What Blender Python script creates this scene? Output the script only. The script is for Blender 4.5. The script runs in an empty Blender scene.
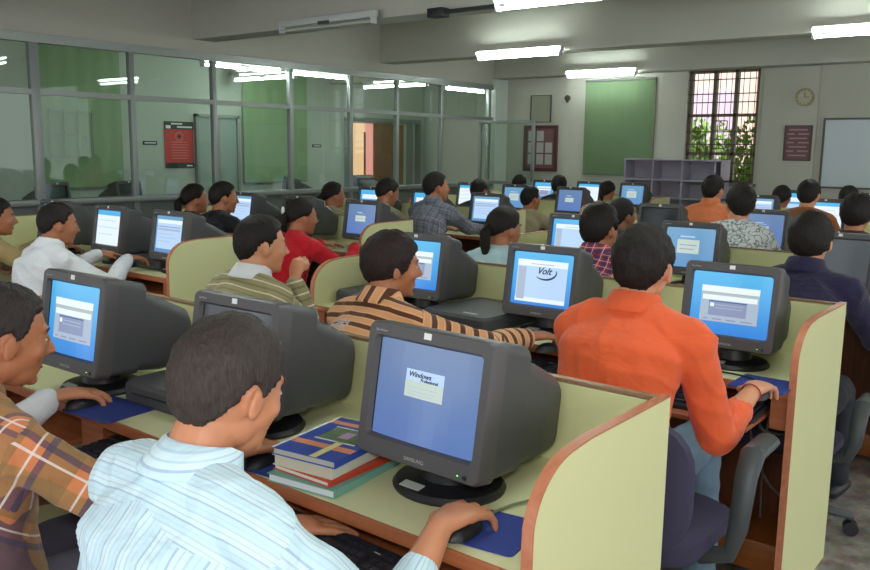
import bpy, bmesh, math, random
from mathutils import Vector, Matrix, noise
random.seed(7)
sc = bpy.context.scene
COL = sc.collection
PI = math.pi
V = Vector

# ------------------------------------------------------------------ materials
def lin(c):
    return tuple(((x/255)/12.92 if x/255 <= .04045 else ((x/255+.055)/1.055)**2.4) for x in c)
def hexa(c, k=1.):
    l = lin(c); return (l[0]*k, l[1]*k, l[2]*k, 1)
MATS = {}
def nt(name):
    m = bpy.data.materials.new(name); m.use_nodes = True
    return m, m.node_tree.nodes, m.node_tree.links, m.node_tree.nodes['Principled BSDF']
def mat(name, c, rough=.6, metal=0., spec=.5, vary=0., scale=20., bump=0., bscale=80., coat=0., stretch=None):
    if name in MATS: return MATS[name]
    m, N, L, b = nt(name)
    b.inputs['Base Color'].default_value = hexa(c)
    b.inputs['Roughness'].default_value = rough; b.inputs['Metallic'].default_value = metal
    b.inputs['Specular IOR Level'].default_value = spec
    b.inputs['Coat Weight'].default_value = coat
    if vary or bump:
        tc = N.new('ShaderNodeTexCoord'); mp = N.new('ShaderNodeMapping'); L.new(tc.outputs['Object'], mp.inputs[0])
        if stretch: mp.inputs['Scale'].default_value = stretch
        if vary:
            n = N.new('ShaderNodeTexNoise'); n.inputs['Scale'].default_value = scale; n.inputs['Detail'].default_value = 4
            L.new(mp.outputs[0], n.inputs[0])
            mx = N.new('ShaderNodeMix'); mx.data_type = 'RGBA'
            mx.inputs[6].default_value = hexa(c, 1-vary); mx.inputs[7].default_value = hexa(c, 1+vary)
            L.new(n.outputs[0], mx.inputs[0]); L.new(mx.outputs[2], b.inputs['Base Color'])
        if bump:
            n2 = N.new('ShaderNodeTexNoise'); n2.inputs['Scale'].default_value = bscale; L.new(mp.outputs[0], n2.inputs[0])
            bp = N.new('ShaderNodeBump'); bp.inputs['Strength'].default_value = bump; bp.inputs['Distance'].default_value = .01
            L.new(n2.outputs[0], bp.inputs['Height']); L.new(bp.outputs[0], b.inputs['Normal'])
    MATS[name] = m; return m
def emis(name, c, s):
    if name in MATS: return MATS[name]
    m, N, L, b = nt(name)
    b.inputs['Base Color'].default_value = (.01,.01,.01,1); b.inputs['Roughness'].default_value = .25
    b.inputs['Emission Color'].default_value = hexa(c); b.inputs['Emission Strength'].default_value = s
    MATS[name] = m; return m
def wood(name, c1, c2, axis=0):
    m, N, L, b = nt(name)
    tc = N.new('ShaderNodeTexCoord'); mp = N.new('ShaderNodeMapping')
    s = [30., 30., 30.]; s[axis] = 2.; mp.inputs['Scale'].default_value = s
    L.new(tc.outputs['Object'], mp.inputs[0])
    n = N.new('ShaderNodeTexNoise'); n.inputs['Scale'].default_value = 1.5; n.inputs['Detail'].default_value = 6; n.inputs['Distortion'].default_value = .6
    L.new(mp.outputs[0], n.inputs[0])
    r = N.new('ShaderNodeValToRGB'); r.color_ramp.elements[0].position = .3; r.color_ramp.elements[1].position = .7
    r.color_ramp.elements[0].color = hexa(c1); r.color_ramp.elements[1].color = hexa(c2)
    L.new(n.outputs[0], r.inputs[0]); L.new(r.outputs[0], b.inputs['Base Color']); b.inputs['Roughness'].default_value = .42
    return m
def cloth(name, kind, cols, p=None):
    """garment material: patterns run along the cloth coordinate stored on the mesh"""
    m, N, L, b = nt(name); p = p or {}
    b.inputs['Roughness'].default_value = .85; b.inputs['Specular IOR Level'].default_value = .2
    b.inputs['Sheen Weight'].default_value = .15
    at = N.new('ShaderNodeAttribute'); at.attribute_name = 'pat'
    sp = N.new('ShaderNodeSeparateXYZ'); L.new(at.outputs['Vector'], sp.inputs[0])
    def math_(op, a, b_=None):
        n = N.new('ShaderNodeMath'); n.operation = op
        for i, x in enumerate((a, b_)):
            if x is None: continue
            if isinstance(x, (int, float)): n.inputs[i].default_value = x
            else: L.new(x, n.inputs[i])
        return n.outputs[0]
    def mix(f, a, c):
        n = N.new('ShaderNodeMix'); n.data_type = 'RGBA'
        if isinstance(f, (int, float)): n.inputs[0].default_value = f
        else: L.new(f, n.inputs[0])
        for i, x in ((6, a), (7, c)):
            if isinstance(x, tuple): n.inputs[i].default_value = hexa(x)
            else: L.new(x, n.inputs[i])
        return n.outputs[2]
    def band(src, freq, lo, hi, off=0.):
        f = math_('FRACT', math_('ADD', math_('MULTIPLY', src, freq), 50.+off))
        return math_('MULTIPLY', math_('GREATER_THAN', f, lo), math_('LESS_THAN', f, hi))
    out = cols[0]
    if kind == 'bands':          # list of (axis, freq, lo, hi, colour, opacity)
        for ax, fr, lo, hi, c, op in p['b']:
            out = mix(math_('MULTIPLY', band(sp.outputs[ax], fr, lo, hi), op), out, c)
    if 'patch' in p:
        x0, x1, v0, v1, c = p['patch']
        n = N.new('ShaderNodeTexNoise'); n.inputs['Scale'].default_value = 60; n.inputs['Detail'].default_value = 2; L.new(at.outputs['Vector'], n.inputs[0])
        f = math_('LESS_THAN', math_('ABSOLUTE', math_('SUBTRACT', n.outputs[0], .5)), .07)
        for a_, o_, t_ in ((0,'GREATER_THAN',x0),(0,'LESS_THAN',x1),(1,'GREATER_THAN',v0),(1,'LESS_THAN',v1)): f = math_('MULTIPLY', f, math_(o_, sp.outputs[a_], t_))
        out = mix(f, out, c)
    if kind == 'print':
        n = N.new('ShaderNodeTexNoise'); n.inputs['Scale'].default_value = p['s']; n.inputs['Detail'].default_value = 3
        L.new(at.outputs['Vector'], n.inputs[0])
        f = math_('MULTIPLY', math_('LESS_THAN', math_('ABSOLUTE', math_('SUBTRACT', n.outputs[0], .5)), p.get('w', .03)), 1.)
        out = mix(f, cols[0], cols[1])
    n = N.new('ShaderNodeTexNoise'); n.inputs['Scale'].default_value = 9; n.inputs['Detail'].default_value = 5
    L.new(at.outputs['Vector'], n.inputs[0])
    hs = N.new('ShaderNodeHueSaturation'); hs.inputs['Saturation'].default_value = 1.
    mr = N.new('ShaderNodeMapRange'); mr.inputs[3].default_value = .9; mr.inputs[4].default_value = 1.1
    L.new(n.outputs[0], mr.inputs[0]); L.new(mr.outputs[0], hs.inputs['Value'])
    if isinstance(out, tuple): hs.inputs['Color'].default_value = hexa(out)
    else: L.new(out, hs.inputs['Color'])
    L.new(hs.outputs[0], b.inputs['Base Color'])
    n2 = N.new('ShaderNodeTexNoise'); n2.inputs['Scale'].default_value = 14; n2.inputs['Detail'].default_value = 2; n2.inputs['Distortion'].default_value = 1.2
    L.new(at.outputs['Vector'], n2.inputs[0])
    bp = N.new('ShaderNodeBump'); bp.inputs['Strength'].default_value = .35; bp.inputs['Distance'].default_value = .02
    L.new(n2.outputs[0], bp.inputs['Height']); L.new(bp.outputs[0], b.inputs['Normal'])
    return m

CREAM = mat('cream_laminate', (226,226,178), .38, vary=.03, scale=6)
PANEL = mat('cream_panel_laminate', (222,222,168), .45, vary=.03, scale=5)
BROWN = wood('brown_edge_wood', (150,84,50), (176,104,64), 0)
BROWNY = wood('brown_edge_wood_deep', (182,112,80), (200,128,94), 1)
TOPE = mat('thin_tan_edging', (150,116,84), .5)
DARKWOOD = wood('dark_brown_board', (84,46,26), (112,62,34), 2)
ORANGEWOOD = wood('orange_brown_board', (150,84,30), (176,102,40), 0)
WALL = mat('painted_plaster', (186,184,172), .85, vary=.03, scale=3, bump=.05, bscale=60)
BEAM = mat('painted_beam', (190,189,178), .85, vary=.03, scale=3)
CEIL = mat('painted_ceiling', (190,188,178), .9)
ALU = mat('aluminium', (150,155,152), .42, metal=.55)
ALUD = mat('dull_aluminium', (120,124,120), .5, metal=.5)
CRT = mat('charcoal_plastic', (72,72,74), .5, vary=.04, scale=40, bump=.08, bscale=600)
CRTD = mat('dark_plastic', (34,34,38), .45)
CRTB = mat('monitor_bezel_plastic', (80,77,78), .42)
WHITE = mat('white_paper', (236,238,236), .7)
TAGG = mat('grey_sticker', (185,190,180), .6)
BLUE = mat('blue_mouse_mat', (44,62,140), .8, bump=.1, bscale=900)
CHAIRF = mat('purple_grey_chair_fabric', (58,54,78), .9, bump=.2, bscale=500)
CHAIRK = mat('black_chair_fabric', (32,33,38), .9, bump=.2, bscale=500)
CHAIRP = mat('grey_chair_plastic', (66,70,72), .45)
SKIN = {}
def skin(i):
    c = [(200,134,98), (178,114,80), (212,148,112), (150,96,70)][i]
    n = 'skin_tone_%s' % ['wheat', 'brown', 'light', 'deep'][i]
    if n in MATS: return MATS[n]
    m = mat(n, c, .5, vary=.06, scale=25); b = m.node_tree.nodes['Principled BSDF']
    b.inputs['Subsurface Weight'].default_value = .12; b.inputs['Subsurface Radius'].default_value = (.6,.25,.15); b.inputs['Subsurface Scale'].default_value = .01
    return m
def hairmat(name, c):
    if name in MATS: return MATS[name]
    m, N, L, b = nt(name)
    tc = N.new('ShaderNodeTexCoord'); mp = N.new('ShaderNodeMapping'); mp.inputs['Scale'].default_value = (1,1,.22)
    L.new(tc.outputs['Object'], mp.inputs[0])
    n = N.new('ShaderNodeTexNoise'); n.inputs['Scale'].default_value = 190; n.inputs['Detail'].default_value = 3; L.new(mp.outputs[0], n.inputs[0])
    mx = N.new('ShaderNodeMix'); mx.data_type = 'RGBA'; mx.inputs[6].default_value = hexa(c, .4); mx.inputs[7].default_value = hexa(c, 1.5)
    L.new(n.outputs[0], mx.inputs[0]); L.new(mx.outputs[2], b.inputs['Base Color'])
    bp = N.new('ShaderNodeBump'); bp.inputs['Strength'].default_value = .7; bp.inputs['Distance'].default_value = .006
    L.new(n.outputs[0], bp.inputs['Height']); L.new(bp.outputs[0], b.inputs['Normal'])
    b.inputs['Roughness'].default_value = .55; b.inputs['Specular IOR Level'].default_value = .22
    MATS[name] = m; return m

# ------------------------------------------------------------------ objects
def props(o, label=None, cat=None, group=None, kind=None):
    for k, v in (('label', label), ('category', cat), ('group', group), ('kind', kind)):
        if v: o[k] = v
    return o
def link(name, me, m, parent=None, smooth=False, angle=None):
    o = bpy.data.objects.new(name, me); COL.objects.link(o)
    if parent: o.parent = parent
    if m is not None:
        for x in (m if isinstance(m, (list, tuple)) else [m]): me.materials.append(x)
    if smooth:
        me.polygons.foreach_set('use_smooth', [True]*len(me.polygons))
        if angle: me.set_sharp_from_angle(angle=math.radians(angle))
    return o
def build(name, bm, m, parent=None, smooth=False, angle=35, bevel=0., seg=2, recalc=True):
    if recalc: bmesh.ops.recalc_face_normals(bm, faces=bm.faces[:])
    if bevel:
        es = [e for e in bm.edges if len(e.link_faces) == 2 and e.calc_face_angle(0) > .5]
        bmesh.ops.bevel(bm, geom=es, offset=bevel, segments=seg, affect='EDGES', profile=.5)
    me = bpy.data.meshes.new(name); bm.to_mesh(me); bm.free()
    return link(name, me, m, parent, smooth or bevel > 0, angle)
def empty(name, loc=(0,0,0), rz=0., label=None, cat=None, group=None, kind=None):
    o = bpy.data.objects.new(name, None); COL.objects.link(o); o.location = loc; o.rotation_euler = (0,0,rz)
    o.empty_display_size = .1
    return props(o, label, cat, group, kind)
def BM(): return bmesh.new()
def box(bm, x0, x1, y0, y1, z0, z1, M=None, mi=0):
    vs = [bm.verts.new((M @ V(p)) if M else p) for p in ((x0,y0,z0),(x1,y0,z0),(x1,y1,z0),(x0,y1,z0),(x0,y0,z1),(x1,y0,z1),(x1,y1,z1),(x0,y1,z1))]
    for f in ((0,3,2,1),(4,5,6,7),(0,1,5,4),(1,2,6,5),(2,3,7,6),(3,0,4,7)):
        bm.faces.new([vs[i] for i in f]).material_index = mi
    return bm
def rings(bm, R, cap=True, close=False, mi=0):
    prev = None; first = None
    for r in R:
        vs = [bm.verts.new(p) for p in r]
        if prev:
            n = len(vs)
            for i in range(n): bm.faces.new((prev[i], prev[(i+1)%n], vs[(i+1)%n], vs[i])).material_index = mi
        else: first = vs
        prev = vs
    if close:
        n = len(first)
        for i in range(n): bm.faces.new((prev[i], prev[(i+1)%n], first[(i+1)%n], first[i])).material_index = mi
    elif cap:
        bm.faces.new(first[::-1]).material_index = mi; bm.faces.new(prev).material_index = mi
    return bm
def cyl(bm, a, b, r0, r1=None, n=16, M=None):
    a, b = V(a), V(b); r1 = r0 if r1 is None else r1
    d = (b-a).normalized(); u = d.orthogonal().normalized(); w = d.cross(u)
    R = [[(c + (u*math.cos(2*PI*i/n)+w*math.sin(2*PI*i/n))*r) for i in range(n)] for c, r in ((a, r0), (b, r1))]
    if M: R = [[M @ p for p in r] for r in R]
    return rings(bm, R)
def rrect(w, h, r, n=5):
    P = []
    for cx, cz, a0 in ((w/2-r, h/2-r, 0), (-w/2+r, h/2-r, 90), (-w/2+r, -h/2+r, 180), (w/2-r, -h/2+r, 270)):
        for i in range(n+1):
            a = math.radians(a0+90*i/n); P.append((cx+r*math.cos(a), cz+r*math.sin(a)))
    return P
def tube(bm, pts, rad, n=14, up=None, round_=True):
    """lofted limb: pts centres, rad (rx, ry); rx along 'side' axis"""
    pts = [V(p) for p in pts]; rad = [(r, r) if isinstance(r, (int, float)) else r for r in rad]
    R = []; m = len(pts)
    side = None
    for i in range(m):
        t = (pts[min(i+1, m-1)]-pts[max(i-1, 0)]).normalized()
        if up is not None: s = V(up).cross(t)
        else: s = t.orthogonal() if side is None else (side - t*side.dot(t))
        if s.length < 1e-4: s = t.orthogonal()
        s.normalize(); side = s; w = t.cross(s)
        R.append((pts[i], s, w, rad[i], t))
    out = []
    def ringat(c, s, w, r, k): return [c + s*math.cos(2*PI*j/n)*r[0]*k + w*math.sin(2*PI*j/n)*r[1]*k for j in range(n)]
    if round_:
        c, s, w, r, t = R[0]; q = min(r)
        out += [ringat(c-t*q*.95, s, w, r, .3), ringat(c-t*q*.7, s, w, r, .7)]
    out += [ringat(c, s, w, r, 1.) for c, s, w, r, t in R]
    if round_:
        c, s, w, r, t = R[-1]; q = min(r)
        out += [ringat(c+t*q*.7, s, w, r, .7), ringat(c+t*q*.95, s, w, r, .3)]
    return rings(bm, out)
def ell(bm, c, r, M=None, nu=16, nv=10):
    c = V(c); R = []
    for j in range(1, nv):
        ph = PI*j/nv
        ring = [V((r[0]*math.sin(ph)*math.cos(2*PI*i/nu), r[1]*math.sin(ph)*math.sin(2*PI*i/nu), -r[2]*math.cos(ph))) for i in range(nu)]
        R.append([c + ((M @ p) if M else p) for p in ring])
    return rings(bm, R)
def remesh(bm, voxel, smooth=4, factor=.5):
    bmesh.ops.recalc_face_normals(bm, faces=bm.faces[:])
    me = bpy.data.meshes.new('tmp'); bm.to_mesh(me); bm.free()
    o = bpy.data.objects.new('tmp', me); COL.objects.link(o)
    r = o.modifiers.new('r', 'REMESH'); r.mode = 'VOXEL'; r.voxel_size = voxel; r.use_smooth_shade = True
    if smooth:
        s = o.modifiers.new('s', 'SMOOTH'); s.iterations = smooth; s.factor = factor
    dg = bpy.context.evaluated_depsgraph_get(); dg.update()
    out = bpy.data.meshes.new_from_object(o.evaluated_get(dg))
    bpy.data.objects.remove(o); bpy.data.meshes.remove(me); out.materials.clear()
    return out
def text_mesh(name, s, size, m, parent, M, extrude=.0004, shear=0., bold=False):
    cu = bpy.data.curves.new(name, 'FONT'); cu.body = s; cu.size = size; cu.extrude = extrude; cu.shear = shear
    cu.align_x = 'CENTER'; cu.align_y = 'CENTER'
    if bold: cu.offset = size*.02
    o = bpy.data.objects.new(name, cu); COL.objects.link(o)
    dg = bpy.context.evaluated_depsgraph_get(); dg.update()
    me = bpy.data.meshes.new_from_object(o.evaluated_get(dg)); bpy.data.objects.remove(o); bpy.data.curves.remove(cu)
    me.transform(M); me.materials.clear()
    return link(name, me, m, parent)
def copy_tree(o, parent=None):
    c = o.copy(); COL.objects.link(c)
    if parent: c.parent = parent
    for ch in list(o.children): copy_tree(ch, c)
    return c
def uneuler(rx, ry, rz): return Matrix.Rotation(rz, 4, 'Z') @ Matrix.Rotation(ry, 4, 'Y') @ Matrix.Rotation(rx, 4, 'X')

# ================================================================== THE ROOM
XG, YW, XR, YB = -7.0, 10.3, 4.2, -2.6
ZC = 2.95
def struct(name, bm, m, parent=None, **k):
    o = build(name, bm, m, parent, **k)
    if not parent: o['kind'] = 'structure'
    return o
# floor: speckled terrazzo tiles
m, N, L, b = nt('terrazzo')
tc = N.new('ShaderNodeTexCoord')
vo = N.new('ShaderNodeTexVoronoi'); vo.inputs['Scale'].default_value = 55; L.new(tc.outputs['Object'], vo.inputs[0])
no = N.new('ShaderNodeTexNoise'); no.inputs['Scale'].default_value = 9; no.inputs['Detail'].default_value = 6; L.new(tc.outputs['Object'], no.inputs[0])
r = N.new('ShaderNodeValToRGB'); r.color_ramp.elements[0].color = hexa((120,110,104)); r.color_ramp.elements[1].color = hexa((176,168,160))
L.new(no.outputs[0], r.inputs[0]); r.color_ramp.elements[0].position = .35; r.color_ramp.elements[1].position = .62
mx = N.new('ShaderNodeMix'); mx.data_type = 'RGBA'; mx.blend_type = 'MULTIPLY'; mx.inputs[0].default_value = .35
L.new(r.outputs[0], mx.inputs[6]); L.new(vo.outputs['Color'], mx.inputs[7]); L.new(mx.outputs[2], b.inputs['Base Color'])
b.inputs['Roughness'].default_value = .45
TERR = m
struct('floor', box(BM(), -10, XR, YB, 12.8, -.1, 0), TERR)
struct('ceiling', box(BM(), -10, XR, YB, 12.8, ZC, ZC+.1), CEIL)
# masonry above and below the glazed partition
lw = struct('wall_left', box(BM(), XG-.12, XG, YB, YW, 2.33, ZC), WALL)
struct('wall_lower', box(BM(), XG-.05, XG-.005, YB, YW, 0, .95), ALUD, lw)
# far wall with the window openings
wx0, wx1, wz0, wz1 = -4.27, -3.4, 1.09, 2.43
bx0, bx1 = -5.68, -4.68
bm = BM()
for a, c, d, e in ((XG-.12, bx0, 0, ZC), (bx1, wx0, 0, ZC), (wx1, XR, 0, ZC), (bx0, bx1, 0, 1.13), (bx0, bx1, 2.36, ZC), (wx0, wx1, 0, wz0), (wx0, wx1, wz1, ZC)):
    box(bm, a, c, YW, YW+.2, d, e)
struct('wall_back', bm, WALL)
# right pilaster edge; corner post coloured pale as a bright glass pane reflection
struct('trim_1', box(BM(), -3.34, -2.73, YW-.05, YW, 0, 2.42), WALL, bevel=.004)
struct('trim_2', box(BM(), XG, XG+.07, YW-.3, YW, 0, 2.42), mat('pale_pane_reflection', (205,214,204), .6))
k = 3
for y in (-.15, 2.45, 5.05, 7.68, 10.05):
    struct('trim_%d' % k, box(BM(), XG, XR, y, y+.26, 2.45 if y < 10 else 2.43, ZC), BEAM, bevel=.006); k += 1
# glazed partition
gw = empty('window_1', (XG, 0, 0), kind='structure')
mul = [2.0, 2.75, 3.5, 4.38, 5.27, 6.26, 7.17, 7.98, 8.85, 9.93]
bm = BM()
struct('top_rail', box(BM(), -.05, .03, YB, YW, 2.27, 2.34), ALU, gw)
struct('middle_rail', box(BM(), -.03, .025, 1.5, YW, 1.855, 1.9), ALU, gw)
struct('sill_rail', box(BM(), -.06, .06, 1.5, YW, .95, 1.0), ALU, gw, bevel=.005)
for i, y in enumerate(mul):
    w = .05 if i != 2 else .075
    struct('mullion', box(BM(), -.028, .026, y-w/2, y+w/2, 0, 2.275), ALU, gw, bevel=.004)
# glass
m, N, L, b = nt('partition_glass')
N.remove(b); out = N['Material Output']; tr = N.new('ShaderNodeBsdfTransparent'); tr.inputs[0].default_value = (.91,.95,.92,1)
gl = N.new('ShaderNodeBsdfGlossy'); gl.inputs['Roughness'].default_value = .02; gl.inputs[0].default_value = (.9,.95,.92,1)
lw_ = N.new('ShaderNodeLayerWeight'); lw_.inputs[0].default_value = .5
pw_ = N.new('ShaderNodeMath'); pw_.operation = 'POWER'; L.new(lw_.outputs['Facing'], pw_.inputs[0]); pw_.inputs[1].default_value = 4.
fr = N.new('ShaderNodeMath'); fr.operation = 'MULTIPLY_ADD'; L.new(pw_.outputs[0], fr.inputs[0]); fr.inputs[1].default_value = .5; fr.inputs[2].default_value = .035
ms = N.new('ShaderNodeMixShader'); L.new(fr.outputs[0], ms.inputs[0]); L.new(tr.outputs[0], ms.inputs[1]); L.new(gl.outputs[0], ms.inputs[2]); L.new(ms.outputs[0], out.inputs[0])
GLASS = m
for i in range(len(mul)-1):
    for z0, z1 in ((1.0, 1.855), (1.9, 2.27)):
        if i == 8 and z0 == 1.0: continue
        struct('pane', box(BM(), -.003, .003, mul[i]+.025, mul[i+1]-.025, z0, z1), GLASS, gw)
# the casement that stands open at the end of the partition
cs = empty('window_2', (XG, 9.72, 0), kind='structure')
for nme, a in (('top_rail', (.0,.9,1.80,1.84)), ('bottom_rail', (.0,.9,.99,1.03)), ('stile', (.0,.04,1.03,1.80)), ('stile', (.86,.9,1.03,1.80))):
    struct(nme, box(BM(), a[0], a[1], -.02, .02, a[2], a[3]), ALU, cs, bevel=.004)
struct('pane', box(BM(), .04, .86, -.003, .003, 1.03, 1.80), GLASS, cs)

# ------------------------------------------------------------------ the far window with its iron grille
w3 = empty('window_3', (wx0, YW+.06, 0), kind='structure')
W = wx1-wx0
FR = mat('window_frame_paint', (112,102,82), .6); IRON = mat('grille_iron', (84,72,64), .6)
bm = BM()
for x in (0, .30, .56, W-.04): box(bm, x, x+.045, -.02, .04, wz0, wz1)
for z in (wz0, 1.42, 1.88, wz1-.03): box(bm, 0, W, -.02, .04, z, z+.035)
struct('window_frame', bm, FR, w3)
bm = BM()
x = .045
while x < W: cyl(bm, (x, -.04, wz0), (x, -.04, wz1), .0045, n=6); x += .07
for z in (1.2, 1.33, 1.55, 1.7, 2.05, 2.15, 2.32): box(bm, 0, W, -.046, -.034, z-.006, z+.006)
for z in (1.22, 1.5, 1.72):
    for x in (.33, .42):
        R = [(x, z), (x+.09, z), (x+.09, z+.11), (x, z+.11)]
        for i in range(4):
            p, q = R[i], R[(i+1)%4]; cyl(bm, (p[0], -.05, p[1]), (q[0], -.05, q[1]), .006, n=6)
struct('window_grille', bm, IRON, w3)
struct('window_sill', box(BM(), -.03, W+.03, -.1, .08, wz0-.04, wz0), mat('grey_green_sill', (120,128,104), .7), w3)
# covered window: green roller blind over it
w4 = empty('window_4', (bx0, YW+.06, 0), kind='structure')
bm = BM(); W4 = bx1-bx0
for x in (0, .32, .64, W4-.04): box(bm, x, x+.04, 0, .05, 1.13, 2.36)
for z in (1.13, 1.5, 2.32): box(bm, 0, W4, 0, .05, z, z+.04)
struct('window_frame', bm, FR, w4)
def blindmat(name, c, tr=.35):
    m, N, L, b = nt(name); b.inputs['Base Color'].default_value = hexa(c); b.inputs['Roughness'].default_value = .8
    b.inputs['Transmission Weight'].default_value = 0
    t = N.new('ShaderNodeBsdfTranslucent'); t.inputs[0].default_value = hexa(c)
    mx = N.new('ShaderNodeMixShader'); mx.inputs[0].default_value = tr
    out = N['Material Output']; L.new(b.outputs[0], mx.inputs[1]); L.new(t.outputs[0], mx.inputs[2]); L.new(mx.outputs[0], out.inputs[0])
    return m
GREEN = blindmat('green_blind_fabric', (122,146,108), .3)
GREEN2 = blindmat('inner_green_blind_fabric', (140,168,128), .1)
def blind(name, x0, x1, z0, z1, y, label, axis='x', X=0):
    t = empty(name, ((x0+x1)/2, y, z1) if axis == 'x' else (X, (x0+x1)/2, z1), 0 if axis == 'x' else PI/2, label, 'blind')
    w = x1-x0; n = 24; R = []
    for k in range(n+1):
        x = -w/2 + w*k/n; yy = .004*math.sin(k*1.3)
        R.append([V((x, yy-.0015, 0)), V((x, yy+.0015, 0)), V((x, yy+.0015, z0-z1)), V((x, yy-.0015, z0-z1))])
    build('blind_fabric', rings(BM(), R), GREEN if axis == 'x' else GREEN2, t)
    build('roller', cyl(BM(), (-w/2, 0, 0), (w/2, 0, 0), .018, n=12), ALUD, t, smooth=True)
    build('bottom_bar', box(BM(), -w/2, w/2, -.008, .008, z0-z1-.015, z0-z1), ALUD, t)
    return t
blind('roller_blind', bx0+.01, bx1, 1.15, 2.36, YW-.03, 'green roller blind hanging over the window left of the grey shelves')

# outdoors behind the far window
tb = empty('building', (-5.5, 16.5, 0), label='pink building seen outdoors through the barred window', cat='building')
build('wall', box(BM(), -4, 1.6, 0, 2, -1, 7), mat('pink_render', (236,208,196), .9, vary=.05, scale=2), tb)
build('window', box(BM(), -1.2, -.4, -.03, .02, 1.2, 2.6), mat('mauve_shutter', (206,186,204), .7), tb)
build('column', box(BM(), .2, .55, -.6, -.1, -1, 7), mat('red_brown_column', (146,92,76), .8), tb)
gd = props(build('ground', box(BM(), -30, 30, 10.5, 60, -.6, -.5), mat('outdoor_soil', (150,146,110), .9)), kind='structure')
LEAF = mat('leaf_green', (120,160,62), .6, vary=.3, scale=2)
def bush(x, y, h, r, label, n=1500):
    t = empty('tree', (x, y, -.5), label=label, cat='tree', group='trees outside the window')
    build('trunk', tube(BM(), [(0,0,0), (.05,0,h*.5), (0,.03,h*.8)], [.07,.05,.03], 8), DARKWOOD, t)
    bm = BM()
    for i in range(n):
        d = V((random.gauss(0,1), random.gauss(0,1), random.gauss(0,1))).normalized()*random.random()**.4
        c = V((d.x*r, d.y*r, h*.62+d.z*h*.45)); s = random.uniform(.035,.08)
        M = Matrix.Translation(c) @ uneuler(random.random()*6, random.random()*6, random.random()*6)
        bm.faces.new([bm.verts.new(M @ V(p)) for p in ((-s,0,0),(0,-s*.5,0),(s,0,0),(0,s*.5,0))])
    build('foliage', bm, LEAF, t, recalc=False)
bush(-5.15, 12.4, 2.3, .5, 'leafy green tree outdoors behind the left panes of the barred window')
bush(-4.15, 12.3, 2.3, .42, 'leafy green tree outdoors behind the right panes of the barred window')
bush(-5.6, 14.4, 2.4, .6, 'farther leafy tree outdoors behind the nearer trees')

# ------------------------------------------------------------------ things on the far wall
t = empty('wall_clock', (-2.87, YW-.06, 2.08), label='round wall clock with a gold rim on the far wall', cat='clock')
bm = BM(); rings(bm, [[V((r*math.cos(a), y, r*math.sin(a))) for a in [2*PI*i/40 for i in range(40)]] for r, y in ((.10,0),(.10,-.035),(.083,-.035),(.083,-.01))], close=True)
build('rim', bm, mat('gold_rim', (160,150,110), .4, metal=.4), t, smooth=True)
build('dial', cyl(BM(), (0,-.005,0), (0,-.012,0), .084, n=40), mat('clock_dial', (186,184,158), .5), t)
bm = BM(); box(bm, -.003, .003, -.018, -.015, 0, .06); box(bm, 0, .045, -.018, -.015, -.003, .003)
for i in range(12):
    a = i*PI/6; p = V((math.cos(a)*.072, 0, math.sin(a)*.072)); box(bm, p.x-.004, p.x+.004, -.016, -.013, p.z-.004, p.z+.004)
build('hands', bm, IRON, t)
def board(name, x0, x1, z0, z1, y, label, cat, cb, cf, fw=.02, th=.025):
    t = empty(name, ((x0+x1)/2, y, (z0+z1)/2), label=label, cat=cat)
    w, h = (x1-x0)/2, (z1-z0)/2
    bm = BM(); box(bm, -w, w, -th, 0, h-fw, h); box(bm, -w, w, -th, 0, -h, -h+fw); box(bm, -w, -w+fw, -th, 0, -h+fw, h-fw); box(bm, w-fw, w, -th, 0, -h+fw, h-fw)
    build('frame', bm, cf, t); build('face', box(BM(), -w+fw, w-fw, -th*.5, 0, -h+fw, h-fw), cb, t)
    return t, w, h
t, w, h = board('notice_plaque', -3.06, -2.76, 1.37, 1.77, YW-.05, 'maroon notice plaque with pale text rows below the clock', 'plaque', mat('maroon_plaque', (112,74,82), .5), IRON, .012)
bm = BM()
for i in range(7):
    z = .15-i*.048
    for a, c in ((-.12,-.04), (.0,.12)) if i % 2 else ((-.1,.1),): box(bm, a, c, -.0145, -.0125, z-.008, z+.008)
build('lettering', bm, mat('pinkish_letters', (172,140,140), .6), t)
board('whiteboard', -2.66, -.9, 1.07, 1.85, YW-.005, 'large whiteboard with a thin dark frame on the far wall', 'whiteboard', mat('whiteboard_face', (196,206,212), .3), mat('board_frame', (96,88,84), .5), .022)
t, w, h = board('notice_board', -6.62, -6.08, 1.16, 1.79, YW-.005, 'dark wood framed notice board with white sheets on the far wall', 'notice board', mat('notice_backing', (120,84,82), .8), wood('maroon_frame', (70,32,34), (88,42,44), 2), .045, .035)
bm = BM()
for i, x in enumerate((-.21,-.07,.07)):
    for j, z in enumerate((.13,-.03,-.19)):
        if i == 2 and j == 0: continue
        box(bm, x+.01, x+.12, -.021, -.018, z-.03, z+.11)
build('sheets', bm, mat('notice_sheets', (176,172,170), .8), t)
t, w, h = board('framed_picture', -6.53, -6.2, 1.83, 2.2, YW-.005, 'blank beige framed panel above the notice board', 'picture', mat('beige_card', (150,148,132), .8), mat('thin_dark_frame', (78,76,70), .5), .01)
t = empty('wall_bracket', (-5.95, YW, 2.15), label='small dark bracket fitting on the far wall left of the green blind', cat='bracket')
build('bracket_plate', cyl(BM(), (0,0,0), (0,-.03,0), .04, n=16), IRON, t); build('bracket_arm', tube(BM(), [(0,-.03,0),(.03,-.1,-.02),(.06,-.12,-.05)], [.012,.012,.02], 8), IRON, t)
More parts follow.
